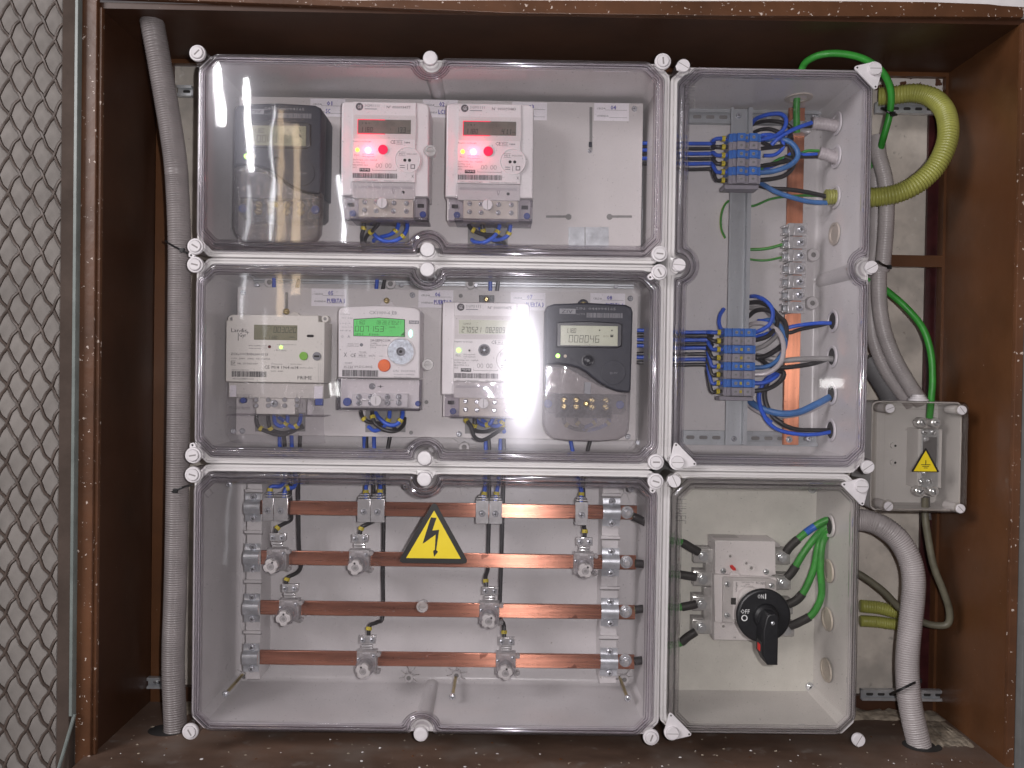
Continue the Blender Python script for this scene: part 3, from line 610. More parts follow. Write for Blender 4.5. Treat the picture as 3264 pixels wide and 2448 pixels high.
sb = thing('switch_box', 'lower right clear-lidded box with the black rotary switch handle', 'box', 350, -468, 100, 'clear-lidded polycarbonate enclosures')
arcs = (('l', 163.0), ('r', 163.5))
base_part(tb, (JX+0.3, RX1+4.5, -115.2, 432.5), 17, arcs); lid_part(tb, (RX0-4.5, RX1+3.5, -106.5, 431), 24, arcs, 'lid_clear', [(RX0, 427.5), (RX1, 428), (RX0-1, 162.5), (RX1, 163.5), (RX0+1, -101.5), (RX1, -103.5)])
base_part(sb, (JX+0.3, RX1-2.5, -472.5, -115.8), 17, ()); lid_part(sb, (RX0-5, RX1-2.5, -471.5, -122.5), 24, (), 'lid_clear_warm', [(RX0-1, -127), (RX1-6, -130), (RX0, -466)])
for k, x, z, a in (('cap_slotted', RX0, 427.5, 30), ('cap_tabbed', RX1, 428, 180), ('cap_slotted', RX0-1, 162.5, 5), ('cap_slotted', RX1+0.5, 163.5, -30), ('cap_tabbed', RX0+1.5, -101.5, 0), ('cap_slotted', RX1+1, -103.8, -35)): put(k, 'cap', tb, x, z, -5, 1, math.radians(a))
for k, x, z, a in (('cap_slotted', RX0-2.2, -127, 65), ('cap_tabbed', RX1-6.5, -130.5, 180), ('cap_tabbed', RX0+1, -466.5, 0), ('cap_slotted', RX1-4, -472.5, -60)): put(k, 'cap', sb, x, z, -5, 1, math.radians(a))
# cable entries (rings and knock-outs) on the right inner wall
def entry(box, zfn, x, y, kind, d=106, xw=RX1-7.5, rz=13, rd=15):
    z = zfn(x, y, d)[1]; n = 28; b = MB()
    def ringp(r, xx): return [(xx, d+r*rd/rz*math.cos(2*math.pi*i/n), z+r*math.sin(2*math.pi*i/n)) for i in range(n)]
    def add(r, xx): i0 = len(b.v); b.v.extend(ringp(r, xx)); return list(range(i0, i0+n))
    A = add(rz+4, xw); B_ = add(rz+3.4, xw-2.4); D_ = add(rz, xw-2.4); E_ = add(rz-0.5, xw-0.6)
    for p, q in ((A, B_), (B_, D_), (D_, E_)):
        for i in range(n): b.face((p[i], p[(i+1) % n], q[(i+1) % n], q[i]), 'cap_white' if kind != 'knock' else 'knockout_cream')
    b.face(E_, {'open': 'hole_dark', 'conduit': 'base_grey', 'knock': 'knockout_cream'}[kind])
    b.build({'open': 'cable_entry', 'conduit': 'cable_entry', 'knock': 'knockout'}[kind], box)
    return z
ent = {}
for key, fn, x, y, kd in (('c1', r3, 1195, 690, 'conduit'), ('c2', r3, 1195, 875, 'conduit'), ('yl', r3, 1190, 1100, 'conduit'), ('k1', r3, 1170, 1305, 'knock'), ('e1', r6, 1075, 425, 'open'), ('e2', r6, 1075, 640, 'open'), ('e3', r6, 1070, 865, 'open'), ('e4', r6, 1060, 1085, 'open')):
    ent[key] = entry(tb, fn, x, y, kd)
for key, x, y, kd in (('g', 1020, 375, 'open'), ('k2', 1015, 615, 'knock'), ('k3', 1008, 870, 'knock'), ('k4', 1005, 1140, 'knock')):
    ent[key] = entry(sb, r9, x, y, kd, xw=RX1-14.6, d=86, rd=16)
# round entry in the ceiling of the terminal box
b = MB(); n = 28; x, zt_ = r3(955, 545, 100)[0], 432.5-9.9
for rr, z_, m_ in ((19, zt_, 'knockout_cream'),):
    A = []; 
    for r_, zz in ((20, zt_), (19, zt_-2.4), (13, zt_-2.6), (12, zt_-0.8)):
        i0 = len(b.v); b.v.extend([(x+r_*math.cos(2*math.pi*i/n), 100+r_*1.2*math.sin(2*math.pi*i/n), zz) for i in range(n)]); A.append(list(range(i0, i0+n)))
    for p, q in zip(A, A[1:]):
        for i in range(n): b.face((p[i], p[(i+1) % n], q[(i+1) % n], q[i]), m_)
b.face(A[-1], 'shade_grey'); b.build('cable_entry', tb)
# bosses, long bolts, moulded lettering
for (u, v) in ((1303, 2160), (1455, 2152), (1990, 2165), (778, 2155)): boss(boxes[2], *F0(u, v, 160))
for (u, v) in ((1462, 1540), (2000, 1560)): boss(boxes[2], *F0(u, v, 160), rl=20)
for (u, v) in ((718, 2213), (1442, 2222), (2001, 2227), (729, 1543), (1294, 1550), (2012, 1559)): bolt(boxes[2], u, v)
for (u, v) in ((1245, 905), (1500, 905), (2070, 935), (1170, 1440), (1480, 1425), (2040, 1440), (860, 900)): boss(boxes[1], *F0(u, v, 160), r=8, rl=22)
for (u, v) in ((2680, 812), (2590, 966)): pass
for fn, x, y in ((r3, 1037, 1422), (r6, 930, 316)):
    x_, z_ = fn(x, y, 160); b = MB(); b.loft([(circle(x_, z_, 10.5, 26), 167.5), (circle(x_, z_, 10, 26), 160), (circle(x_, z_, 9, 26), 158.5), (circle(x_, z_, 4, 26), 158.5)], 'base_grey'); b.cyl(x_, z_, 4, 160, 161, 'shade_grey', 16); b.build('boss', tb)
def side_letters(box, u, v, rot, h=9, w=33):
    x, z = F0(u, v, 6); b = MB(); b.fit_text('HIMEL', x, z, w, h, 5.8, 'shade_grey', 'c', rot); o = b.build('moulded_lettering', box, 0)
mat('letter_clear', (0.16, 0.155, 0.15), 0.4, trans=0.62)
def side_letters(box, u, v, h, w):
    x, z = F0(u, v, 6); b = MB(); vs, _ = text_geo('HIMEL'); size = h/0.7; w0 = max(a for a, c in vs)-min(a for a, c in vs)
    b.text('HIMEL', x, z, size, 3.0, 'letter_clear', 'c', math.pi/2, sx=w/(w0*size), mirror=True); b.build('moulded_lettering', box, 0)
side_letters(tb, 2214, 300, 14, 38); side_letters(sb, 2186, 1628, 14, 34)
# small moulded frames on the lid corners
for bi, u, v, a in ((0, 655, 200, 45), (0, 2075, 740, 45), (1, 2035, 900, -45), (1, 2010, 1440, 45), (2, 2060, 1590, -45), (2, 655, 1560, -45)):
    x, z = F0(u, v, 4); b = MB(); t = math.radians(a); c, s = math.cos(t), math.sin(t)
    def q(px, pz): return (x+px*c-pz*s, z+px*s+pz*c)
    for (a0, a1, b0, b1) in ((-11, 11, 4.2, 5.0), (-11, 11, -5.0, -4.2), (-11, -10.2, -4.2, 4.2), (10.2, 11, -4.2, 4.2)):
        b.prism([q(a0, b0), q(a1, b0), q(a1, b1), q(a0, b1)], 2.2, 3.5, 'lid_clear', 0.2)
    b.build('moulded_frame', boxes[bi])
# ================================================================ mounting plates
def mplate(box, d, xl, zt, xr, zb, screws, cuts=(), name='mounting_plate'):
    b = MB(); b.box(xl, xr, zb, zt, d, d+2.5, 'plate_grey', 0.4); pl = b.build(name, box)
    for (u, v) in screws:
        x, z = F0(u, v, d-3); put('screw_cross', 'screw', pl, x, z, d, 4.3, random.uniform(-0.6, 0.6))
    return pl
PD = 120
x0, z0 = F0(763, 307, PD); x1, z1 = F0(2042, 800, PD)
pl1 = mplate(boxes[0], PD, x0, z0, x1, z1-1, [(2023, 345)])
x0, z0 = F0(757, 914, PD); x1, z1 = F0(2025, 1404, PD)
pl2 = mplate(boxes[1], PD, x0, z0, x1, z1, [(773, 932), (1314, 940), (2010, 951), (742, 1374), (771, 1374), (1463, 1384), (2002, 1392)])
def inset(parent, fn, pts, m='shade_grey', d=PD, name='slot'):
    b = MB(); q = [fn(x, y, d) for x, y in pts]; b.prism(q, d-0.35, d-0.05, m); return b.build(name, parent, 0)
def cut(parent, fn, x0, y0, x1, y1, m='shade_grey', d=PD, name='cutout'): return inset(parent, fn, [(x0, y0), (x1, y0), (x1, y1), (x0, y1)], m, d, name)
mat('cut_grey', (0.24, 0.235, 0.23), 0.55)
cut(pl1, r2, 1620, 445, 1637, 700, 'cut_grey'); x, z = r2(1622, 703, PD); put('screw_slot', 'screw', pl1, x, z, PD, 3.4, 0.8)
b = MB(); b.box(*[r2(1616, 650, PD)[0], r2(1634, 650, PD)[0]], r2(1620, 680, PD)[1], r2(1620, 650, PD)[1], PD-0.8, PD-0.1, 'meter_charcoal'); b.build('slot_wire_glimpse', pl1, 0)
for x0, x1, cxx in ((1365, 1497, 1497), (1738, 1870, 1738)):
    cut(pl1, r2, x0, 1081, x1, 1095, 'cut_grey')
    x, z = r2(cxx, 1090, PD); b = MB(); b.cyl(x, z, 4.4, PD-0.45, PD-0.1, 'cut_grey', 20); b.build('keyhole', pl1, 0)
cut(pl1, r2, 1497, 1150, 1733, 1290, 'galvanised'); cut(pl1, r2, 1592, 1150, 1596, 1290, 'shade_grey', PD-0.4)
cut(pl1, r2, 905, 1100, 1140, 1290, 'cut_grey'); cut(pl1, r2, 285, 1100, 560, 1290, 'cut_grey')
cut(pl2, r4, 590, 1200, 950, 1335, 'cut_grey'); cut(pl2, r4, 1378, 1180, 1665, 1340, 'cut_grey'); cut(pl2, r5, 408, 1200, 697, 1350, 'cut_grey')
cut(pl2, r4, 806, 340, 826, 470, 'cut_grey')
for fn, x, y in ((r4, 1705, 1343), (r4, 1815, 1125), (r5, 378, 365)):
    xx, zz = fn(x, y, PD); b = MB(); b.cyl(xx, zz, 3, PD-0.4, PD-0.1, 'cut_grey', 18); b.build('plate_hole', pl2, 0)
# back rails, their bolts and struts inside the middle box
for (v, lab) in ((884, 'rear_rail'), (1446, 'rear_rail')):
    b = MB(); xx0, zz = F0(800, v, 162); xx1, _ = F0(2060, v, 162); b.box(-395, 185, zz-5, zz+5, 158, 163, 'rail_zinc', 0.5); b.box(-395, 185, zz-8, zz-5.5, 161, 163.5, 'rail_zinc', 0.3); b.build(lab, boxes[1])
for (u, v) in ((800, 868), (1270, 868), (1512, 868), (1966, 873)):
    x, z = F0(u, v+12, 120); b = MB(); b.cyl(x, z+5, 3.6, 118, 126, 'screw_steel', 6, 0.4); b.cyl(x, z+2, 1.8, 112, 168, 'screw_steel', 10); b.cyl(x+2, z-11, 3.4, 140, 148, 'screw_steel', 6, 0.4); b.build('rail_bolt', boxes[1])
xx = F0(2052, 1150, 150)[0]; b = MB(); b.box(xx-4, xx+3, -95, 120, 158, 162, 'rail_zinc', 0.5); b.cyl(xx-6, -88, 3.6, 152, 160, 'screw_steel', 6); b.build('rear_upright', boxes[1])
b = MB(); b.box(xx-5, xx+3, 200, 410, 158, 162, 'rail_zinc', 0.5); b.build('rear_upright', boxes[0])
# ---------------------------------------------------------------- cell stickers
def sticker(fn, x, y, num, who, label, wmm=51.5, hmm=26, d=PD-0.35):
    x0, z1 = fn(x, y, d); t = thing('cell_label', label, 'label', x0, z1-hmm, d, 'handwritten cell labels on the mounting plates')
    b = MB(); b.box(x0, x0+wmm, z1-hmm, z1, d, d+0.28, 'label_paper'); b.build('paper', t, 0)
    b = MB(); dd = d-0.1
    b.fit_text('CELDA', x0+4, z1-hmm*0.36, wmm*0.25, 2.6, dd, 'ink', 'l'); b.fit_text('VIVIENDA', x0+4, z1-hmm*0.78, wmm*0.34, 2.6, dd, 'ink', 'l')
    b.box(x0+wmm*0.32, x0+wmm*0.95, z1-hmm*0.40, z1-hmm*0.385, dd, dd+0.05, 'ink_soft'); b.box(x0+wmm*0.44, x0+wmm*0.95, z1-hmm*0.82, z1-hmm*0.805, dd, dd+0.05, 'ink_soft'); b.build('printing', t, 0)
    b = MB()
    for k_, (ox_, oz_) in enumerate(((0, 0), (0.35, 0.1), (0.1, 0.35))):
        b.fit_text(num, x0+wmm*0.47+ox_, z1-hmm*0.37+oz_, 7.6, 6.0, dd-0.05-k_*0.02, 'ink_blue', 'l')
        if who: b.fit_text(who, x0+wmm*0.44+ox_, z1-hmm*0.80+oz_, 3.2*len(who), 6.0, dd-0.05-k_*0.02, 'ink_blue', 'l')
    b.build('handwriting', t, 0); return t
sticker(r2, -20, 395, '01', 'SC', 'white label CELDA 01, half hidden behind the first charcoal meter')
sticker(r2, 641, 400, '02', 'LC1', 'white label CELDA 02 between the two meters with red lights')
sticker(r2, 1166, 415, '03', 'LC2', 'white label CELDA 03 behind the right-hand meter with red light')
sticker(r2, 1648, 420, '04', '', 'white label CELDA 04 over the empty cell, VIVIENDA left blank')
sticker(r4, 993, 312, '05', 'PUERTA 1', 'white label CELDA 05 PUERTA 1 between the cream and green-screen meters')
sticker(r4, 1758, 322, '06', 'PUERTA 2', 'white label CELDA 06 PUERTA 2 above the green-screen meter right corner')
sticker(r5, 735, 340, '07', 'PUERTA 3', 'white label CELDA 07 PUERTA 3, washed out next to the torch glare')
sticker(r5, 1305, 345, '08', 'PUERTA 4', 'white label CELDA 08 PUERTA 4 behind the lit charcoal meter')
# ---------------------------------------------------------------- white meter with raised panel (three of them)
def white_meter(origin_fn, ox, oy, d, label, serial, left, right, red):
    kk = 1/(3.387*2732/(1150+d)); X0, Z0 = origin_fn(ox, oy, d)
    g = lambda x, y: (X0+(x-25)*kk, Z0-(y-38)*kk)
    t = thing('electricity_meter', label, 'meter', *g(500, 1290), PD, 'white meters with round optical port')
    def BX(b, x0, y0, x1, y1, d0, d1, m, bev=0): a, c = g(x0, y0), g(x1, y1); b.box(a[0], c[0], a[1], c[1], d0, d1, m, bev)
    def poly(b, pts, d0, d1, m, bev=0): b.prism([g(*p) for p in pts], d0, d1, m, bev)
    def tx(b, s, x, y, w, h, m='ink', al='l', dd=-0.5): xx, zz = g(x, y+h/2); b.fit_text(s, xx, zz, w*kk, h*kk, d+dd, m, al)
    b = MB(); poly(b, [(25, 70), (35, 48), (60, 38), (900, 38), (945, 52), (968, 80), (970, 1045), (25, 1045)], d+3, PD-4, 'meter_white', 2.2); b.build('casing', t)
    b = MB(); poly(b, [(40, 1045), (945, 1045), (945, 1285), (40, 1285)], d+14, PD-4, 'meter_recess', 0.5); b.build('terminal_base', t)
    b = MB(); poly(b, [(150, 45), (830, 45), (830, 900), (150, 900)], d, d+3.4, 'meter_white', 1.0); fp = b.build('front_panel', t)
    # display
    b = MB(); fr = [(160, 185), (830, 185), (830, 440), (160, 440)]; inn = [(200, 228), (782, 228), (782, 388), (200, 388)]
    b.loft([([g(*p) for p in fr][::-1], d-0.1), ([g(*p) for p in inn][::-1], d+1.6 if False else d-0.4)], 'meter_recess'); b.build('display_bezel', t, 0)
    b = MB(); poly(b, [(205, 233), (778, 233), (778, 383), (205, 383)], d-0.75, d-0.3, 'lcd_dark' if red else 'lcd_pale'); dp = b.build('display', t, 0)
    b = MB(); a = g(250, 365); ink = 'lcd_ink_soft' if red else 'lcd_ink'
    if left: b.seg7(left, *g(235, 370), 3.4 if red else 3.6, 7.0 if red else 8.2, d-0.9, ink, t=1.0)
    xx, zz = g(620 if red else 492, 370); b.seg7(right, xx, zz, 3.6, 7.4 if red else 8.2, d-0.9, ink, t=1.0)
    tx(b, 'kWh', 738, 350, 34, 16, ink, dd=-0.9); tx(b, '1 8 0' if red else '1234567', 250, 275, 80, 20, ink, dd=-0.9); b.build('readout', dp, 0)
    if red:
        q = MB(); BX(q, 205, 384, 500, 391, d-0.8, d-0.5, 'led_leak_red'); BX(q, 205, 232, 212, 384, d-0.85, d-0.5, 'led_leak_red'); BX(q, 212, 232, 500, 240, d-0.85, d-0.5, 'led_leak_red'); q.build('display_led_leak', dp, 0)  # glowing strips added for red LED light leaking round the display
    # print
    b = MB()
    x, z = g(222, 97); b.cyl(x, z, 40*kk, d-0.35, d-0.05, 'ink_soft', 28); b.fit_text('GE', x, z-18*kk, 44*kk, 36*kk, d-0.45, 'meter_white', 'c')
    tx(b, 'SGM1111', 278, 85, 155, 30, 'ink_pale'); BX(b, 278, 116, 408, 124, d-0.3, d-0.05, 'ink_pale')
    tx(b, serial, 512, 97, 255, 30, 'ink_soft'); tx(b, 'Registro de Energía', 158, 468, 195, 15, 'ink_soft')
    tx(b, 'CE', 556, 470, 56, 38); tx(b, '1884', 705, 474, 58, 18); BX(b, 620, 452, 692, 455, d-0.3, d-0.05, 'ink_soft'); BX(b, 620, 490, 692, 493, d-0.3, d-0.05, 'ink_soft'); tx(b, 'M13', 628, 473, 54, 20, 'ink_soft')
    tx(b, 'PLC', 175, 617, 50, 22, 'ink_soft'); tx(b, '1000 imp/kWh', 255, 605, 125, 14, 'ink_soft'); tx(b, '1000 imp/kvarh', 255, 630, 130, 14, 'ink_soft')
    for i, s in enumerate(('230V 50Hz  0,5 - 10(60)A', 'ACTIVA CL.A', 'REACTIVA CL.2', 'S02')): tx(b, s, 158, 668+i*27, (262, 130, 160, 42)[i], 16, 'ink_soft')
    BX(b, 232, 755, 345, 792, d-0.3, d-0.05, 'ink'); tx(b, 'PRIME', 240, 771, 96, 20, 'meter_white', dd=-0.45)
    for cx in (440, 540):   # coil drawing
        x, z = g(cx, 725); 
        for sgn in (-1, 1):
            q = [(x+math.cos(math.radians(a))*13*kk+sgn*18*kk, z+math.sin(math.radians(a))*22*kk) for a in range(0, 361, 30)]
            b.tube([(p[0], d-0.2, p[1]) for p in q], 0.22, 'ink_soft', 4, caps=False, straight=True)
    BX(b, 370, 776, 630, 779, d-0.3, d-0.05, 'ink_soft'); BX(b, 370, 760, 373, 779, d-0.3, d-0.05, 'ink_soft'); BX(b, 627, 762, 630, 779, d-0.3, d-0.05, 'ink_soft')
    xa_, zb_ = g(160, 862); xb_, zt_ = g(635, 808); b.barcode(xa_, xb_, zb_, zt_, d-0.3, 'ink_soft')
    tx(b, serial.replace('Nº ', 'SGM1111CMGE')+'1', 180, 886, 245, 14, 'ink_soft'); tx(b, 'Fabricado en España 2013', 500, 886, 290, 14, 'ink_soft')
    tx(b, 'X', 790, 835, 26, 34, 'ink_soft'); b.build('printing', fp, 0)
    # optical port
    x, z = g(748, 660); R_ = 140*kk; b = MB(); b.loft([(circle(x, z, R_, 40), d+3), (circle(x, z, R_, 40), d-1.2), (circle(x, z, R_-0.8, 40), d-1.4), (circle(x, z, R_-1.4, 40), d-0.7)], 'meter_white', False, True); op = b.build('optical_port', t)
    b = MB()
    for cx in (718, 768): xx, zz = g(cx, 664); b.cyl(xx, zz, 17*kk, d-0.95, d-0.6, 'hole_dark', 18)
    tx(b, '09-DC-0003', 735, 597, 112, 18, 'ink_soft', dd=-0.85); BX(b, 650, 575, 725, 578, d-0.85, d-0.6, 'ink_soft'); BX(b, 650, 615, 725, 618, d-0.85, d-0.6, 'ink_soft'); tx(b, 'M19', 655, 597, 60, 22, 'ink_soft', dd=-0.85)
    BX(b, 665, 718, 720, 724, d-0.85, d-0.6, 'ink_soft'); BX(b, 665, 740, 720, 746, d-0.85, d-0.6, 'ink_soft'); BX(b, 745, 705, 750, 765, d-0.85, d-0.6, 'ink_soft')
    for q in ((780, 708, 828, 716), (780, 746, 828, 754), (780, 708, 788, 754), (820, 708, 828, 754)): BX(b, *q, d-0.85, d-0.6, 'ink_soft')
    b.build('port_marks', op, 0)
    # lamps and button
    b = MB(); x, z = g(207, 562); b.cyl(x, z, 2.6 if red else 3.0, d-1.4, d, 'led_amber' if red else 'led_green', 14, 0.4); b.build('signal_lamp', t)
    b = MB(); x, z = g(322, 562); 
    if red:
        b.cyl(x, z, 3.3, d-1.8, d, 'led_red', 16, 0.6); b.build('signal_lamp', t)
        lamp('meter_led_glow', 'POINT', ((x)*S, (d-13)*S, z*S), (x*S, 0, z*S), 0.04, 0.002, col=(1, 0.05, 0.12))
    else: b.cyl(x, z, 2.3, d-0.8, d, 'meter_recess', 16, 0.3); b.cyl(x, z, 1.2, d-1.0, d-0.7, 'hole_dark', 12); b.build('signal_lamp', t)
    x, z = g(482, 555); b = MB(); b.cyl(x, z, 8.6, d-0.7, d, 'grey_button' if not red else 'meter_white', 28, 0.3); b.cyl(x, z, 6.8, d-2.2, d-0.6, 'red_button' if red else 'ink_soft', 28, 0.7)
    if not red:
        for a in (45, 135): 
            c_, s_ = math.cos(math.radians(a)), math.sin(math.radians(a)); b.prism([(x+c_*6-s_*0.5, z+s_*6+c_*0.5), (x-c_*6-s_*0.5, z-s_*6+c_*0.5), (x-c_*6+s_*0.5, z-s_*6-c_*0.5), (x+c_*6+s_*0.5, z+s_*6-c_*0.5)], d-2.4, d-2.1, 'hole_dark')
        b.cyl(x, z, 1.6, d-2.5, d-2.1, 'port_silver', 12)
    b.build('button', t)
    # terminal block with screws
    b = MB(); poly(b, [(220, 1075), (810, 1075), (810, 1275), (220, 1275)], d+4, d+20, 'knockout_cream', 0.8); tbk = b.build('terminal_block', t)
    for i, (x_, y_) in enumerate(((288, 1112), (410, 1115), (602, 1118), (738, 1118), (288, 1200), (412, 1205), (598, 1205), (738, 1205))):
        x, z = g(x_, y_); q = MB(); put('screw_cross' if (i+len(serial)) % 2 else 'screw_slot', 'terminal_screw', tbk, x, z, d+4, 3.6, i*0.7)
    b = MB(); poly(b, [(160, 900), (830, 900), (830, 1075), (160, 1075)], d+2.5, d+10, 'meter_recess', 0.5)
    tx(b, '◇', 580, 985, 30, 60, 'ink_soft', dd=2.3); x, z = g(702, 1003); b.cyl(x, z, 2.2, d+2.2, d+2.6, 'hole_dark', 14); BX(b, 180, 940, 800, 968, d+2.2, d+2.6, 'switch_grey'); b.build('terminal_shelf', t)
    for (xa_, xb_) in ((60, 215), (820, 970)):
        b = MB(); BX(b, xa_, 1050, xb_, 1285, d+8, d+30, 'cover_smoke', 1.0); b.build('seal_window', t)
        b = MB(); x, z = g(xa_+ (90 if xa_ == 60 else 90), 1225); b.cyl(x, z, 4.6, d+10, d+18, 'blue_plastic', 16, 0.8); BX(b, xa_+30, 1110, xa_+100, 1150, d+12, d+18, 'hole_dark'); b.build('blue_seal', t)
    b = MB(); poly(b, [(140, 900), (832, 900), (840, 1295), (130, 1295)], d-1.5, d+1.0, 'cover_clear', 1.0); poly(b, [(130, 1270), (965, 1270), (965, 1296), (130, 1296)], d+2, PD-10, 'cover_smoke', 0.8); b.build('clear_cover', t)
    x, z = g(482, 1130); b = MB(); b.cyl(x, z, 7.3, d-4, d+5, 'cap_white', 26, 0.8); BXx = 0.5; b.box(x-0.4, x+0.4, z-6, z+6, d-4.2, d-3.9, 'slot_grey'); b.build('seal_screw', t)
    return t, g, kk
mA = white_meter(z15, 25, 38, 50, 'white meter with red light beside the first charcoal meter, serial 000093477', 'Nº 000093477', '1180', '133', True)
mB = white_meter(r2, 780, 418, 50, 'white meter with red light left of the empty cell, serial 000093483', 'Nº 000093483', '1180', '411', True)
mC = white_meter(r5, 248, 405, 62, 'white meter with date on pale display, left of the torch glare, serial 000093475', 'Nº 000093475', '270521', '082809', False)
for x_, y_ in ((560, 400), (1285, 0)):
    pass
# ---------------------------------------------------------------- charcoal meter (two)
def dark_meter(fn, ox, oy, d, label, lit):
    kk = 1/(2.2422*2732/(1150+d)); X0, Z0 = fn(ox, oy, d); g = lambda x, y: (X0+(x-985)*kk, Z0-(y-415)*kk)
    t = thing('electricity_meter', label, 'meter', *g(1290, 1390), PD, 'charcoal meters with frosted terminal cover')
    def tx(b, s, x, y, w, h, m='ink_pale', al='l', dd=-0.3): xx, zz = g(x, y+h/2); b.fit_text(s, xx, zz, w*kk, h*kk, d+dd, m, al)
    top = [(987, 465), (1000, 438), (1045, 422), (1290, 410), (1560, 420), (1598, 438), (1610, 470)]
    S_ = [(1605, 1030), (1590, 1046), (1510, 1040), (1440, 1015), (1385, 985), (1330, 945), (1280, 905), (1225, 876), (1160, 860), (1080, 850), (1010, 856), (988, 872)]
    b = MB(); b.prism([g(*p) for p in top+S_], d, d+30, 'meter_charcoal', 2.5); b.prism([g(*p) for p in [(987, 465), (1000, 438), (1045, 422), (1290, 410), (1560, 420), (1598, 438), (1610, 470), (1606, 1046), (988, 1046)]], d+30, PD-2, 'meter_charcoal', 1); cs = b.build('casing', t)
    low = [(988, 874), (1010, 858), (1080, 852), (1160, 862), (1225, 878), (1280, 907), (1330, 947), (1385, 987), (1440, 1017), (1510, 1042), (1590, 1048), (1604, 1036), (1602, 1200), (1596, 1320), (1575, 1360), (1520, 1388), (1400, 1400), (1180, 1400), (1060, 1388), (1010, 1350), (985, 1290)]
    b = MB(); b.prism([g(*p) for p in low], d+1.5, d+24, 'cover_frost' if lit else 'cover_frost_shaded', 2.5); b.build('frosted_cover', t)
    b = MB(); b.prism([g(*p) for p in [(1000, 1050), (1590, 1050), (1590, 1180), (1560, 1210), (1030, 1210), (1000, 1180)]], d+26, PD-2, 'meter_charcoal_dark', 1); b.prism([g(*p) for p in [(1075, 1100), (1490, 1100), (1490, 1240), (1075, 1240)]], d+24, d+40, 'grey_button', 1); tk = b.build('terminal_block', t)
    for x_ in (1135, 1225, 1340, 1440):
        for y_ in (1110, 1158): x, z = g(x_, y_); put('screw_brass', 'terminal_screw', tk, x, z, d+23, 5.2, x_*0.1)
    b = MB()
    for x_ in (1020, 1545): x, z = g(x_, 1140); b.cyl(x, z, 6, d+22, d+30, 'blue_plastic', 16, 1); 
    b.build('blue_seal', t)
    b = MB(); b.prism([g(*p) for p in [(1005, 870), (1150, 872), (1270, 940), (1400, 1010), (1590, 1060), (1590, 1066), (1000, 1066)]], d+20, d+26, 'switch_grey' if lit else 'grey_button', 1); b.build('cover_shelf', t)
    x, z = g(1287, 1131); put('screw_brass', 'cover_screw', t, x, z, d+1.2, 3.9, 0.4)
    b = MB(); b.prism([g(*p) for p in [(1272, 975), (1318, 980), (1318, 1066), (1272, 1060)]], d+0.9, d+1.5, 'grey_button', 0.2); tx(b, 'MADE', 1285, 1010, 22, 14, 'ink_pale', dd=0.8); b.build('cover_tab', t)
    # display
    b = MB(); o_ = [(1065, 560), (1090, 550), (1285, 541), (1500, 548), (1535, 560), (1535, 715), (1500, 732), (1065, 732)]
    b.prism([g(*p) for p in o_], d-2.2, d+1, 'meter_charcoal_dark', 1.6); b.build('display_hood', t)
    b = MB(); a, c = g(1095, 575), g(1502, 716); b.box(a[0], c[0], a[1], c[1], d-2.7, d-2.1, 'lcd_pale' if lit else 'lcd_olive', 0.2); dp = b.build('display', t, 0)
    b = MB(); b.seg7('1.18.0', *g(1130, 628), 2.9, 6.6, d-2.9, 'lcd_ink'); b.seg7('008046', *g(1152, 695), 5.6, 10.2, d-2.9, 'lcd_ink', t=0.9)
    tx(b, 'DC1', 1400, 648, 32, 12, 'lcd_ink', dd=-2.9); x, z = g(1460, 646); b.box(x-2, x+2, z-1.6, z+0.8, d-2.9, d-2.8, 'lcd_ink'); b.box(x-2.4, x+2.4, z+1, z+1.9, d-2.9, d-2.8, 'lcd_ink')
    for cx in (1372, 1460): x, z = g(cx, 606); b.box(x-1, x+1, z-1, z+1, d-2.9, d-2.8, 'lcd_ink')
    b.build('readout', dp, 0)
    b = MB(); a, c = g(1085, 455), g(1200, 492); b.box(a[0], c[0], a[1], c[1], d-0.3, d-0.05, 'grey_button'); tx(b, 'ZIV', 1098, 474, 80, 24, 'meter_charcoal', dd=-0.4); tx(b, 'S/N: 044994165', 1200, 452, 285, 18, 'ink_pale')
    xa_, zb_ = g(1278, 516); xb_, zt_ = g(1536, 482); b.barcode(xa_, xb_, zb_, zt_, d-0.3, 'grey_button'); tx(b, '5CTM', 1205, 492, 60, 12, 'grey_button'); b.build('printing', cs, 0)
    b = MB(); x, z = g(1078, 792); b.cyl(x, z, 3.0, d-1.2, d, 'led_green', 16, 0.5); b.build('signal_lamp', t)
    b = MB(); x, z = g(1131, 794); b.cyl(x, z, 2.3, d-0.8, d, 'led_cream', 16, 0.4); b.build('signal_lamp', t)
    b = MB(); x, z = g(1295, 824); b.loft([(circle(x, z, 9.2, 30), d+1), (circle(x, z, 9.2, 30), d-0.7), (circle(x, z, 7.6, 30), d-0.9), (circle(x, z, 6.4, 30), d-0.2), (circle(x, z, 4.6, 30), d-1.8), (circle(x, z, 2, 30), d-2.6)], 'meter_charcoal_dark', False, True); b.build('button', t)
    b = MB(); x, z = g(1477, 905); b.loft([(circle(x, z, 17.5, 40), d+1), (circle(x, z, 17.2, 40), d-0.9), (circle(x, z, 16.4, 40), d-1.0)], 'meter_charcoal', False, True); tx(b, '[]-IV', 1450, 908, 54, 12, 'ink_pale', dd=-1.3); b.build('optical_port', t)
    x, z = g(1280, 400); b = MB(); b.cyl(x, z, 8.2, PD-8, PD-1, 'meter_charcoal', 24, 1); b.build('hanging_lug', t); put('screw_brass', 'hanging_screw', t, x, z, PD-8, 5.0, 0.5)
    return t
dark_meter(r5, 985, 415, 55, 'charcoal meter reading 008046 with green lamp, last in the middle row', True)
dark_meter(r1, 1455, 640, 45, 'charcoal meter behind the long reflections, first in the upper row', False)
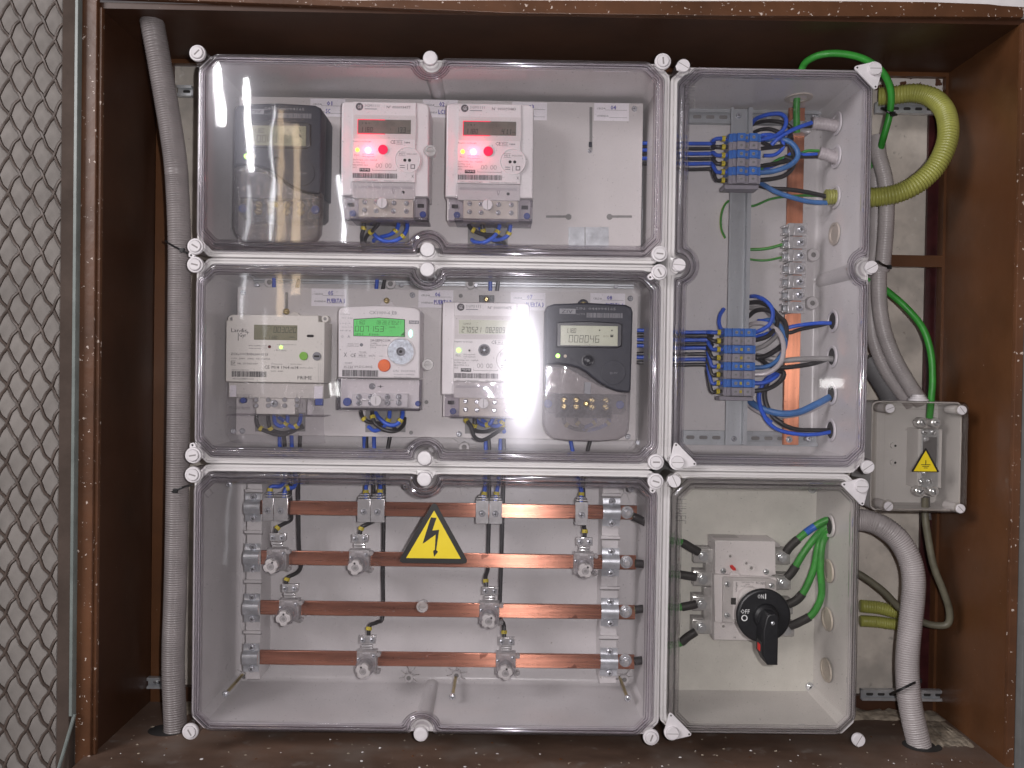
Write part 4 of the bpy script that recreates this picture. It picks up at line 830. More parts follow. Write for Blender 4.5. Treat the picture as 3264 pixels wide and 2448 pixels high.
# ---------------------------------------------------------------- cream meter
def cream_meter(d=62):
    g = lambda x, y: z13(x, y, d); kk = 1/(3.771*2732/(1150+d))
    t = thing('electricity_meter', 'cream rectangular meter reading 003020 with green button and long clear cover', 'meter', *g(660, 1600), PD)
    def BX(b, x0, y0, x1, y1, d0, d1, m, bev=0): a, c = g(x0, y0), g(x1, y1); b.box(a[0], c[0], a[1], c[1], d0, d1, m, bev)
    def tx(b, s, x, y, w, h, m='ink', al='l', dd=-0.3, rot=0): xx, zz = g(x, y+h/2); b.fit_text(s, xx, zz, w*kk, h*kk, d+dd, m, al, rot)
    b = MB(); b.prism([g(*p) for p in [(78, 155), (150, 155), (150, 85), (1190, 95), (1190, 170), (1265, 175), (1255, 910), (68, 893)]], d, PD-8, 'meter_cream', 1.6); cs = b.build('casing', t)
    b = MB(); BX(b, 90, 900, 1240, 1100, d+6, PD-8, 'meter_cream', 1.0); b.build('lower_casing', t)
    b = MB(); b.prism([g(*p) for p in [(700, 90), (755, 40), (800, 20), (845, 40), (900, 92)]], PD-12, PD-4, 'meter_cream', 0.6); b.build('hanging_lug', t); x, z = z13(800, 48, PD-14); put('screw_brass', 'hanging_screw', t, x, z, PD-12, 4.6, 0.3)
    b = MB()
    for x_ in (135, 1262): x, z = g(x_, 135); b.cyl(x, z, 5.2, d+3, d+20, 'meter_cream', 18, 0.8); b.cyl(x, z, 2.4, d+2.7, d+3, 'shade_grey', 12)
    b.build('corner_lug', t)
    b = MB(); BX(b, 415, 207, 933, 396, d-0.4, d-0.05, 'lcd_olive'); dp = b.build('display', t, 0)
    b = MB(); b.seg7('003020', *g(648, 304), 4.2, 8.6, d-0.6, 'lcd_ink_soft'); b.seg7('1.180', *g(580, 382), 2.6, 5.0, d-0.6, 'lcd_ink_soft'); tx(b, 'kWh', 840, 358, 60, 16, 'lcd_ink_soft', dd=-0.6); b.build('readout', dp, 0)
    b = MB()
    tx(b, 'Landis', 135, 272, 185, 48); tx(b, 'Gyr', 232, 330, 85, 46); BX(b, 222, 305, 227, 400, d-0.3, d-0.05, 'ink'); BX(b, 318, 300, 356, 304, d-0.3, d-0.05, 'ink'); BX(b, 335, 285, 339, 322, d-0.3, d-0.05, 'ink')
    for y_ in (458, 490): tx(b, '10000 imp/kvarh' if y_ > 470 else '10000 imp/kWh', 348, y_, 145, 13); tx(b, 'C12', 520, y_, 45, 15)
    tx(b, 'A  B  01/02/CC/T3  IM  C3', 690, 445, 230, 13); tx(b, 'PLC Status', 680, 515, 120, 17)
    tx(b, 'ZCXe110CR0DL000.03 S3', 135, 558, 445, 28); tx(b, '127V...230V   50Hz   0,5-10(60)A', 135, 612, 465, 17)
    tx(b, 'Nr. 20 562 669', 215, 672, 240, 20); BX(b, 137, 640, 193, 645, d-0.3, d-0.05, 'ink'); BX(b, 137, 690, 193, 695, d-0.3, d-0.05, 'ink'); BX(b, 137, 640, 142, 695, d-0.3, d-0.05, 'ink'); tx(b, 'SP', 148, 668, 40, 30)
    tx(b, 'CE', 537, 716, 60, 38); tx(b, 'M18 1964 m18', 622, 718, 320, 36); tx(b, '09-DC-0002', 958, 726, 160, 15); tx(b, '0071/2013/06', 620, 680, 135, 13); tx(b, 'TE1071/05/DG', 848, 682, 135, 13); tx(b, '0071...XVID', 620, 765, 145, 16)
    tx(b, 'VERIFICACION PERIODICA', 145, 750, 205, 12); xa_, zb_ = g(145, 832); xb_, zt_ = g(565, 770); b.barcode(xa_, xb_, zb_, zt_, d-0.3, 'ink'); tx(b, 'YE110AZB8M00000', 155, 856, 255, 16)
    tx(b, 'PRIME', 932, 843, 172, 42); 
    for i in range(3): x, z = g(1190+i*22, 890); b.fit_text('Fabricado en Grecia LOT 2013', x, z, 215*kk, 9*kk, d-0.3, 'ink_soft', 'l', math.pi/2)
    b.build('printing', cs, 0)
    b = MB(); b.prism(rrect(*[g(1052, 0)[0], g(1138, 0)[0]], *[g(0, 342)[1], g(0, 310)[1]], 1.9), d-0.3, d-0.05, 'hole_dark'); b.build('slot', t, 0)
    for x_, y_, m_, r_ in ((600, 472, 'led_off_red', 19), (738, 478, 'led_green', 19)):
        x, z = g(x_, y_); b = MB(); b.cyl(x, z, r_*kk, d-0.8, d, m_, 16, 0.3); b.build('signal_lamp', t)
    for x_, y_, m_ in ((1010, 584, 'green_button'), (1170, 587, 'grey_button')):
        x, z = g(x_, y_); b = MB(); b.cyl(x, z, 6.0, d-2.0, d, m_, 28, 0.7)
        if m_ == 'grey_button': b.box(x-3.6, x+3.6, z-1.3, z+1.3, d-2.3, d-1.9, 'hole_dark')
        b.build('button', t)
    # terminal area
    b = MB(); BX(b, 425, 1090, 895, 1290, d+6, d+26, 'meter_cream', 0.8); tk = b.build('terminal_block', t)
    for x_ in (425, 572, 770, 918):
        for y_ in (1112, 1182):
            x, z = g(x_, y_); q = MB(); q.cyl(x, z, 3.6, d+5.4, d+6.4, 'shade_grey', 16); q.cyl(x, z, 2.4, d+5.1, d+5.6, 'screw_steel', 12); q.build('terminal_screw', tk)
    x, z = g(650, 1155); put('screw_cross', 'cover_screw', t, x, z, d+3, 5.5, 0.3)
    b = MB()
    for q in ((915, 1038, 1140, 1041), (915, 1038, 918, 1100), (970, 990, 1080, 993), (985, 1205, 1190, 1208), (985, 1150, 988, 1205), (900, 1235, 1185, 1238), (1075, 1050, 1078, 1110), (960, 1070, 990, 1074), (960, 1070, 963, 1160), (1045, 1100, 1048, 1170), (1100, 1100, 1103, 1170), (1045, 1168, 1103, 1171)): BX(b, *q, d+5.5, d+5.8, 'ink_soft')
    BX(b, 1045, 1135, 1100, 1290, d+5.5, d+5.9, 'switch_grey'); 
    for i in range(3): tx(b, 'ATENCION: CORTE LA TENSION', 175, 1050+i*17, 205, 10, 'ink', dd=5.6)
    for i in range(2): tx(b, 'PRECINTO COMPAÑIA SUMINISTRADORA', 92, 1198+i*20, 260, 10, 'ink', dd=5.6)
    b.build('wiring_diagram', t, 0)
    for q in ((115, 935, 190, 1075), (1130, 945, 1230, 1095)): 
        b = MB(); BX(b, *q, d+3.5, d+4.2, 'label_paper'); b.build('paper_seal', t, 0)
    b = MB(); x, z = g(270, 1118); b.cyl(x, z, 4.2, d+3, d+12, 'blue_plastic', 16, 0.8); BX(b, 1140, 1095, 1232, 1180, d+3, d+10, 'blue_plastic', 1.2); b.build('blue_seal', t)
    b = MB(); b.prism([g(*p) for p in [(68, 900), (1240, 905), (1255, 1560), (1270, 1630), (1180, 1640), (200, 1630), (125, 1610), (85, 1540)]], d+0.5, d+2.5, 'cover_clear', 1); BX(b, 75, 1290, 1255, 1318, d+1.0, PD-8, 'cover_clear', 0.8); b.build('clear_cover', t)
    return t
cream_meter()
# ---------------------------------------------------------------- rounded meter with the green screen
def green_meter(d=62):
    g = lambda x, y: z14(x, y, d); kk = 1/(3.606*2732/(1150+d))
    t = thing('electricity_meter', 'white rounded meter with bright green display and orange button', 'meter', *g(530, 1290), PD)
    def BX(b, x0, y0, x1, y1, d0, d1, m, bev=0): a, c = g(x0, y0), g(x1, y1); b.box(a[0], c[0], a[1], c[1], d0, d1, m, bev)
    def tx(b, s, x, y, w, h, m='ink', al='l', dd=-0.3): xx, zz = g(x, y+h/2); b.fit_text(s, xx, zz, w*kk, h*kk, d+dd, m, al)
    b = MB(); b.prism([g(*p) for p in [(62, 880), (65, 120), (78, 90), (110, 70), (300, 55), (530, 48), (760, 55), (950, 72), (990, 92), (1012, 130), (1005, 890)]], d, PD-6, 'meter_white', 2.6); cs = b.build('casing', t)
    b = MB(); BX(b, 75, 890, 1000, 1240, d+12, PD-6, 'meter_white', 1); b.build('lower_casing', t)
    b = MB(); x, z = z14(620, 8, PD-12); b.cyl(x, z, 5.5, PD-10, PD-2, 'meter_white', 20, 0.8); b.prism([(x-12, z-8), (x+12, z-8), (x+6, z+2), (x-6, z+2)], PD-9, PD-3, 'meter_white'); b.build('hanging_lug', t); put('screw_brass', 'hanging_screw', t, x, z+2, PD-10, 4.4, 0.3)
    b = MB(); b.prism([g(*p) for p in [(240, 205), (535, 187), (832, 208), (832, 412), (240, 402)]], d-0.4, d-0.05, 'hole_dark'); b.prism([g(*p) for p in [(247, 213), (535, 195), (825, 215), (825, 406), (247, 396)]], d-0.7, d-0.3, 'lcd_green'); dp = b.build('display', t, 0)
    b = MB(); b.seg7('007153', *g(258, 348), 5.3, 8.0, d-0.9, 'lcd_ink'); b.seg7('1.18.0', *g(258, 266), 2.8, 5.6, d-0.9, 'lcd_ink'); b.seg7('08 28 27.05.21', *g(508, 266), 2.35, 5.2, d-0.9, 'lcd_ink', t=0.45)
    tx(b, 'kWh', 655, 298, 65, 20, 'lcd_ink', dd=-0.9); tx(b, 'SM I    P900', 256, 380, 270, 22, 'lcd_ink', dd=-0.9); 
    for i in range(4): a = g(785+i*10, 396); b.box(a[0], a[0]+0.9, a[1], a[1]+1.2*(i+1), d-0.9, d-0.8, 'lcd_ink')
    b.build('readout', dp, 0)
    b = MB(); tx(b, 'CX1000-6 EB', 418, 130, 320, 38, 'ink_pale'); tx(b, 'SAGEMCOM', 432, 450, 228, 28); tx(b, 'Cl.A/B2', 432, 482, 80, 16, 'ink_soft'); tx(b, 'E26C 50/60 230V', 432, 506, 190, 16, 'ink_soft'); tx(b, '2013', 432, 530, 65, 16, 'ink_soft')
    BX(b, 878, 222, 992, 262, d-0.3, d-0.05, 'grey_button'); tx(b, 'PRIME', 886, 242, 96, 22, 'meter_white', dd=-0.45)
    tx(b, 'Activa 1000', 175, 490, 125, 14, 'ink_soft'); tx(b, 'imp/kWh kvarh', 170, 514, 132, 14, 'ink_soft')
    tx(b, 'X', 130, 615, 34, 50); tx(b, 'CE', 202, 622, 62, 40); tx(b, 'M13', 300, 625, 75, 26, 'ink_soft'); tx(b, '0071', 415, 628, 72, 24, 'ink_soft'); tx(b, 'mm', 535, 630, 45, 12, 'ink_soft'); tx(b, 'TE1044', 305, 585, 80, 16, 'ink_soft')
    for q in ((285, 600, 400, 603), (285, 645, 400, 648), (120, 732, 240, 735), (120, 773, 240, 776)): BX(b, *q, d-0.3, d-0.05, 'ink_soft')
    tx(b, 'H-223', 130, 755, 100, 26, 'ink_soft'); tx(b, '09-DC-0002', 252, 752, 205, 26, 'ink_soft'); tx(b, '000857', 140, 710, 85, 18, 'ink_soft')
    tx(b, 'S/N  30231032', 695, 800, 255, 24, 'ink_pale'); tx(b, 'Propiedad de EMPRESA', 705, 840, 235, 15, 'ink_pale'); tx(b, 'Fabricado en Túnez', 705, 870, 195, 15, 'ink_pale')
    for i, s in enumerate(('U 230V', '50 Hz', 'I 0.5-A', 'Imax 60A', 'IP53')): tx(b, s, 85+i % 2*25, 150+i*42+(i > 1)*20, 120, 12, 'ink_pale')
    tx(b, 'O   A', 95, 405, 105, 30, 'ink_pale')
    xa_, zb_ = g(112, 862); xb_, zt_ = g(525, 795); b.barcode(xa_, xb_, zb_, zt_, d-0.3, 'ink'); b.build('printing', cs, 0)
    b = MB(); x, z = g(898, 372); b.prism(circle(x, z, 5.2, 20, rx=2.4), d-1.2, d, 'led_mint', 0.4); b.build('signal_lamp', t)
    b = MB(); x, z = g(332, 502); b.cyl(x, z, 2.4, d-0.5, d, 'grey_button', 16, 0.2); b.build('sensor', t)
    x, z = g(785, 580); b = MB(); b.loft([(circle(x, z, 20.0, 44), d+1), (circle(x, z, 20.0, 44), d-1.4), (circle(x, z, 19.2, 44), d-1.8), (circle(x, z, 18.4, 44), d-1.2)], 'meter_white', False, True); b.cyl(x, z, 18.2, d-1.7, d-1.1, 'port_silver', 44, 0.3); b.loft([(circle(x, z, 6.4, 26), d-1.6), (circle(x, z, 6.2, 26), d-3.2), (circle(x, z, 5, 26), d-3.3), (circle(x, z, 4.2, 26), d-1.8)], 'grey_button', False, True); b.cyl(x, z, 2.2, d-2.2, d-1.7, 'hole_dark', 14); b.build('optical_port', t)
    x, z = g(594, 740); b = MB(); b.cyl(x, z, 9.0, d-0.6, d, 'red_plastic', 36, 0.2); b.cyl(x, z, 8.4, d-2.0, d-0.5, 'orange_button', 36, 0.6); b.build('button', t)
    b = MB(); BX(b, 215, 1055, 860, 1225, d+6, d+24, 'cap_white', 1.4); tk = b.build('terminal_block', t)
    for x_ in (295, 435, 625, 755):
        for y_ in (1100, 1170): x, z = g(x_, y_); put('screw_cross', 'terminal_screw', tk, x, z, d+6, 4.2, x_*0.3)
    b = MB(); BX(b, 330, 1125, 700, 1150, d+4.6, d+6, 'clamp_steel', 0.5); b.build('link_bar', tk)
    x, z = g(500, 1143); b = MB(); b.cyl(x, z, 8.0, d-2.5, d+6, 'cap_white', 28, 0.8); b.box(x-0.4, x+0.4, z-5, z+5, d-2.7, d-2.4, 'slot_grey'); b.build('seal_screw', t)
    b = MB(); x, z = g(155, 1160); b.cyl(x, z, 6, d+6, d+14, 'blue_plastic', 16, 1); x, z = g(975, 1180); b.cyl(x, z, 4, d+6, d+14, 'blue_plastic', 14, 1); b.build('blue_seal', t)
    b = MB(); x, z = g(440, 980); b.cyl(x, z, 4.6, d+11, d+12.5, 'ink_pale', 20, 0.3); tx(b, '+', 495, 982, 68, 50, 'ink_soft', dd=11.6); b.build('moulded_marks', t, 0)
    b = MB(); b.prism([g(*p) for p in [(55, 888), (1005, 903), (1005, 1240), (940, 1262), (120, 1270), (58, 1245)]], d+0.5, d+3, 'cover_clear', 1.2); BX(b, 52, 890, 64, 1250, d+0.2, d+30, 'cover_smoke', 0.6); BX(b, 996, 905, 1006, 1250, d+0.2, d+30, 'cover_smoke', 0.6); BX(b, 60, 1236, 1000, 1262, d+1, PD-14, 'cover_smoke', 0.8); b.build('clear_cover', t)
green_meter()
x, z = r5(563, 392, 118); t_ = mC[0]; b = MB(); b.box(x-11, x+11, z-8, z+6, PD-6, PD-1, 'meter_charcoal_dark', 0.6); b.build('hanging_lug', t_); put('screw_brass', 'hanging_screw', t_, x, z, PD-6, 4.4)
# ================================================================ cables
BLU, BLK, SKY, GRY, GRN = 'blue_cable', 'black_cable', 'sky_blue_cable', 'grey_cable', 'green_cable'
def Q(fn, pts, d=None): return [(lambda xz, dd: (xz[0], dd, xz[1]))(fn(p[0], p[1], p[2] if len(p) > 2 else d), p[2] if len(p) > 2 else d) for p in pts]
def cable(m, path, r, label, group=None, markers=(), stripe=None, name='cable', sleeves=(), cat='cable', seg=10):
    """path in (x, d, z) mm; markers: (index fraction, text)"""
    if not markers and not sleeves:
        b = MB(); b.tube(path, r, m, seg, stripe=stripe); return solo(b, name, label, cat, group)
    b = MB(); pts = b.tube(path, r, m, seg, stripe=stripe)
    t = thing(name, label, cat, path[-1][0], path[-1][2], path[-1][1], group); b.build('sheath', t)
    n = len(pts)
    for fr, s in markers:
        i = min(n-3, max(1, int(fr*(n-1)))); p0, p1 = pts[i], pts[min(n-1, i+1)]; ax = (p1-p0).normalized(); c = (p0+p1)/2
        q = MB(); q.tube([c-ax*2.4, c+ax*2.4], r*1.42, 'marker_yellow', 14, straight=True)
        if s: q.fit_text(s, c.x-0.9, c.z-1.4, 1.8, 2.8, c.y-r*1.46, 'ink', 'l')
        q.build('number_marker', t)
    for f0, f1, mm, k in sleeves:
        a, e = int(f0*(n-1)), int(f1*(n-1)); q = MB(); q.tube([tuple(p) for p in pts[a:e+1]], r*k, mm, 14, straight=True); q.build('sleeve' if mm != 'blue_tape' else 'tape', t)
    return t
CW = 2.75
GL = 'cables looping out of the bottom of the meters'
def under(fn, m, pts, label, mk, s, r=2.9): return cable(m, Q(fn, pts), r, label, GL, ((mk, s),))
# first charcoal meter has its cables inside the cover; white meter A
under(z15, BLK, [(268, 1330, 95), (272, 1400, 96), (248, 1500, 100), (262, 1600, 118), (300, 1640, 130)], 'leftmost black cable below the upper white meter, yellow marker 1', 0.22, '1')
under(z15, BLK, [(445, 1290, 96), (425, 1370, 92), (370, 1435, 92), (300, 1500, 104), (270, 1600, 118), (300, 1640, 130)], 'black cable curling left below the upper white meter', 0.4, '3')
under(z15, BLU, [(645, 1290, 96), (635, 1410, 90), (560, 1480, 92), (450, 1510, 104), (380, 1540, 118), (375, 1600, 126)], 'inner blue cable below the upper white meter', 0.28, '2')
under(z15, BLU, [(738, 1290, 96), (735, 1420, 88), (680, 1510, 86), (560, 1560, 88), (450, 1535, 90), (375, 1470, 100), (345, 1430, 112)], 'outer blue cable in a wide loop below the upper white meter', 0.32, '4')
under(r2, BLK, [(910, 1105, 96), (918, 1150, 90), (985, 1190, 90), (1075, 1200, 100), (1120, 1240, 118), (1125, 1290, 130)], 'black cable from the left terminal of the meter beside the empty cell', 0.22, '1')
under(r2, BLK, [(985, 1105, 98), (990, 1150, 94), (1010, 1200, 100), (1060, 1230, 112), (1120, 1260, 124)], 'second black cable under the meter beside the empty cell', 0.28, '3')
under(r2, BLU, [(1088, 1100, 94), (1090, 1150, 88), (1060, 1205, 86), (1000, 1240, 88), (950, 1238, 100), (930, 1225, 116)], 'blue cable swinging left under the meter beside the empty cell', 0.26, '2')
under(r2, BLU, [(1158, 1100, 94), (1155, 1150, 90), (1135, 1205, 92), (1060, 1225, 100), (1000, 1190, 112), (975, 1150, 118)], 'rightmost blue cable under the meter beside the empty cell', 0.24, '4')
under(r4, BLK, [(600, 1215, 95), (602, 1270, 92), (625, 1310, 92), (690, 1340, 94), (780, 1360, 100), (870, 1330, 108), (930, 1290, 116)], 'leftmost black cable under the cream meter', 0.24, '1')
under(r4, BLK, [(685, 1215, 98), (688, 1270, 94), (705, 1320, 96), (780, 1345, 104), (860, 1330, 112), (940, 1300, 118)], 'second black cable under the cream meter', 0.25, '3')
under(r4, BLU, [(725, 1215, 98), (735, 1275, 96), (780, 1298, 96), (818, 1270, 94), (822, 1215, 96)], 'left blue cable in a U under the cream meter', 0.72, '2')
under(r4, BLU, [(918, 1215, 98), (905, 1275, 92), (860, 1305, 92), (800, 1260, 102), (760, 1235, 112)], 'right blue cable under the cream meter', 0.3, '4')
under(r4, BLK, [(1345, 1190, 95), (1355, 1225, 90), (1390, 1262, 90), (1460, 1275, 96), (1560, 1290, 108), (1600, 1330, 118)], 'leftmost black cable under the green-screen meter', 0.16, '1')
under(r4, BLK, [(1428, 1190, 97), (1430, 1225, 92), (1450, 1280, 90), (1520, 1325, 90), (1600, 1330, 94), (1650, 1290, 104), (1660, 1240, 116)], 'black cable in a wide sag under the green-screen meter', 0.1, '3')
under(r4, BLU, [(1552, 1190, 97), (1550, 1230, 94), (1520, 1290, 100), (1450, 1330, 110), (1400, 1300, 118)], 'inner blue cable under the green-screen meter', 0.2, '2')
under(r4, BLU, [(1645, 1180, 95), (1640, 1235, 88), (1600, 1285, 86), (1540, 1285, 88), (1480, 1240, 94), (1450, 1200, 104)], 'outer blue cable curving left under the green-screen meter', 0.28, '4')
under(r5, BLK, [(412, 1220, 95), (415, 1250, 90), (455, 1300, 86), (475, 1370, 84), (530, 1398, 84), (600, 1365, 92), (680, 1310, 110)], 'black cable hanging lowest under the meter by the torch glare', 0.1, '1')
under(r5, BLK, [(478, 1220, 97), (480, 1270, 92), (480, 1325, 96), (560, 1335, 104), (650, 1300, 112)], 'second black cable under the meter by the torch glare', 0.22, '3')
under(r5, BLU, [(620, 1220, 97), (590, 1275, 94), (545, 1290, 98), (500, 1265, 106), (470, 1230, 114)], 'left blue cable under the meter by the torch glare', 0.35, '2')
under(r5, BLU, [(685, 1220, 95), (680, 1265, 90), (640, 1295, 92), (580, 1285, 104), (530, 1250, 114)], 'right blue cable under the meter by the torch glare', 0.22, '4')
under(r5, BLU, [(650, 1250, 106), (670, 1285, 110), (690, 1340, 118)], 'short blue cable dropping into the cutout by the torch glare', 0.5, '', 3.2)
for xk, s in ((1115, 'a'), (1205, 'b'), (1330, 'c'), (1430, 'd')):
    mm = BLK if xk < 1300 else BLU
    cable(mm, Q(r5, [(xk, 1225, 95), (xk+5, 1270, 92), (xk+(60 if xk < 1300 else -70), 1310, 94), (1280, 1320+(xk % 7)*4, 108)]), 2.9, {'a': 'leftmost black', 'b': 'second black', 'c': 'left blue', 'd': 'rightmost blue'}[s]+' cable seen through the frosted cover of the charcoal meter', GL, ((0.28, ''),))
GV = 'vertical cables between the meter boxes'
for fn, x0, y0, x1, y1, m, lab in ((r4, 722, 170, 724, 320, BLU, 'blue cable rising behind the plate above the cream meter'), (r4, 908, 170, 890, 320, BLK, 'dark cable rising behind the plate right of the cream meter top'), (r4, 1466, 170, 1456, 320, BLU, 'blue cable rising behind the plate above the green-screen meter'), (r4, 1530, 170, 1502, 320, BLK, 'black cable rising above the green-screen meter'), (r5, 585, 170, 590, 330, BLU, 'blue cable rising above the meter by the torch glare'), (r5, 655, 170, 638, 330, BLK, 'black cable rising above the meter by the torch glare')):
    cable(m, Q(fn, [(x0, y0-60, 150), (x0, y0, 150), ((x0+x1)/2+2, (y0+y1)/2, 149), (x1, y1, 150)]), 2.9, lab, GV)
# ---------------------------------------------------------------- busbars
bus = []
BARS = [(-188.0, 'top copper busbar, carrying the seven steel clamps'), (-261.8, 'second copper busbar, under the yellow warning triangle'), (-335.6, 'third copper busbar from the top, with a plain lid stud in front'), (-409.2, 'lowest copper busbar, ending in two fuse holders')]
xl, xr = r7(548, 280, 110)[0], r8(1213, 303, 110)[0]
for i, (zc, lab) in enumerate(BARS):
    b = MB(); b.box(xl+(0 if i == 0 else 2), xr, zc-10.2, zc+10.2, 108, 113, 'copper', 0.6)
    o = solo(b, 'copper_busbar', lab, 'busbar', 'copper busbars'); bus.append(o)
def support(fn, x0, x1, y0, y1, label, clamps, gaps):
    a = fn(x0, y0, 118); c = fn(x1, y1, 118); t = thing('busbar_support', label, 'bracket', (a[0]+c[0])/2, c[1], 167, 'busbar supports')
    b = MB(); b.box(a[0]+1, c[0]-1, c[1], a[1], 114, 167, 'base_grey', 0.8); b.build('column', t)
    for y in gaps:
        z = fn(x0, y, 113)[1]; b = MB(); b.box(a[0]-1, c[0]+1, z-3.2, z-0.6, 112.6, 113.9, 'shade_grey'); b.box(a[0]-1, c[0]+1, z-0.6, z+3.4, 108, 114, 'base_grey', 0.8); b.build('rib', t)
    for zc in clamps:
        b = MB(); w0, w1 = a[0]+0.5, c[0]-0.5
        prof = [(zc+20.5, 106), (zc+12, 106), (zc+10.4, 105), (zc+9, 101), (zc+6, 98.6), (zc, 97.8), (zc-6, 98.6), (zc-9, 101), (zc-10.4, 105), (zc-12, 106), (zc-20.5, 106)]
        for xx in (w0, w1):
            pass
        n = len(prof); i0 = len(b.v)
        for z_, d_ in prof: b.v += [(w0, d_, z_), (w1, d_, z_), (w1, d_+2.2, z_), (w0, d_+2.2, z_)]
        for k in range(n-1):
            p, q = i0+4*k, i0+4*k+4
            b.face((p, q, q+1, p+1), 'galvanised'); b.face((p+1, q+1, q+2, p+2), 'galvanised'); b.face((p+2, q+2, q+3, p+3), 'galvanised'); b.face((p+3, q+3, q, p), 'galvanised')
        b.face((i0, i0+1, i0+2, i0+3), 'galvanised'); b.face((i0+4*n-4, i0+4*n-1, i0+4*n-2, i0+4*n-3), 'galvanised')
        cl = b.build('clamp', t, 50)
        for dz in (16, -16): put('screw_cross', 'screw', cl, (w0+w1)/2+1, zc+dz, 106, 5.2, dz*0.1+zc)
    return t
support(r7, 480, 553, 150, 1185, 'grey plastic column with four steel clamps at the left ends of the busbars', [z for z, _ in BARS], (192, 410, 672, 940))
support(r8, 1028, 1105, 150, 1205, 'grey plastic column with four steel clamps near the right ends of the busbars', [z+0.6 for z, _ in BARS], (215, 440, 706, 968))
BLT = ['top', 'second', 'third', 'lowest']
for i, (x, y) in enumerate(((1165, 308), (1161, 573), (1158, 836), (1156, 1097))):
    px, pz = r8(x, y, 100); t = thing('bar_bolt', 'hexagonal bolt and washer at the right end of the %s busbar' % BLT[i], 'bolt', px, pz, 107, 'bolts at the right ends of the busbars')
    b = MB(); b.cyl(px, pz, 9.5, 105.6, 107.6, 'clamp_steel', 28, 0.3); b.build('washer', t); b = MB(); b.cyl(px, pz, 7.6, 99, 105.4, 'screw_steel', 6, 0.8, a0=0.3*i); b.cyl(px, pz, 4.2, 95, 99, 'clamp_steel', 18, 0.6); b.build('nut', t)
# neutral clamps on the top bar
GC = 'steel clamps on the top busbar'
for fn, xa_, xb_, y, lab in ((r7, 556, 613, 297, 'steel clamp on the top busbar touching the left support'), (r7, 617, 690, 300, 'second steel clamp from the left on the top busbar'), (r7, 1061, 1128, 303, 'left clamp of the pair left of the warning triangle'), (r7, 1131, 1203, 303, 'right clamp of the pair left of the warning triangle'), (r8, 360, 427, 303, 'left clamp of the pair right of the warning triangle'), (r8, 431, 498, 305, 'right clamp of the pair right of the warning triangle'), (r8, 889, 955, 315, 'single steel clamp at the right part of the top busbar')):
    a = fn(xa_, y-62, 96); c = fn(xb_, y+52, 96); t = thing('busbar_clamp', lab, 'clamp', (a[0]+c[0])/2, c[1], 100, GC)
    zt_, zb_ = BARS[0][0]+16, BARS[0][0]-18
    b = MB(); b.prism([(a[0], zb_), (c[0], zb_), (c[0], zt_), (a[0], zt_)], 99, 101, 'clamp_steel', 0.5)
    b.prism([(a[0], zb_), (c[0], zb_), (c[0], zb_+2), (a[0], zb_+2)], 101.2, 118, 'clamp_steel', 0.2); b.prism([(a[0], zt_-2), (c[0], zt_-2), (c[0], zt_), (a[0], zt_)], 101.2, 118, 'clamp_steel', 0.2); b.build('saddle', t)
    b = MB(); xm = (a[0]+c[0])/2; b.box(a[0]+1, c[0]-1, zt_+1.5, zt_+3.5, 98, 118, 'clamp_steel', 0.4); b.box(a[0]+3, c[0]-3, zt_+5, zt_+6.4, 100, 116, 'clamp_steel', 0.4); b.build('wire_plate', t)
    put('screw_cross', 'screw', t, xm, BARS[0][0]-3, 99, 4.8, xm)
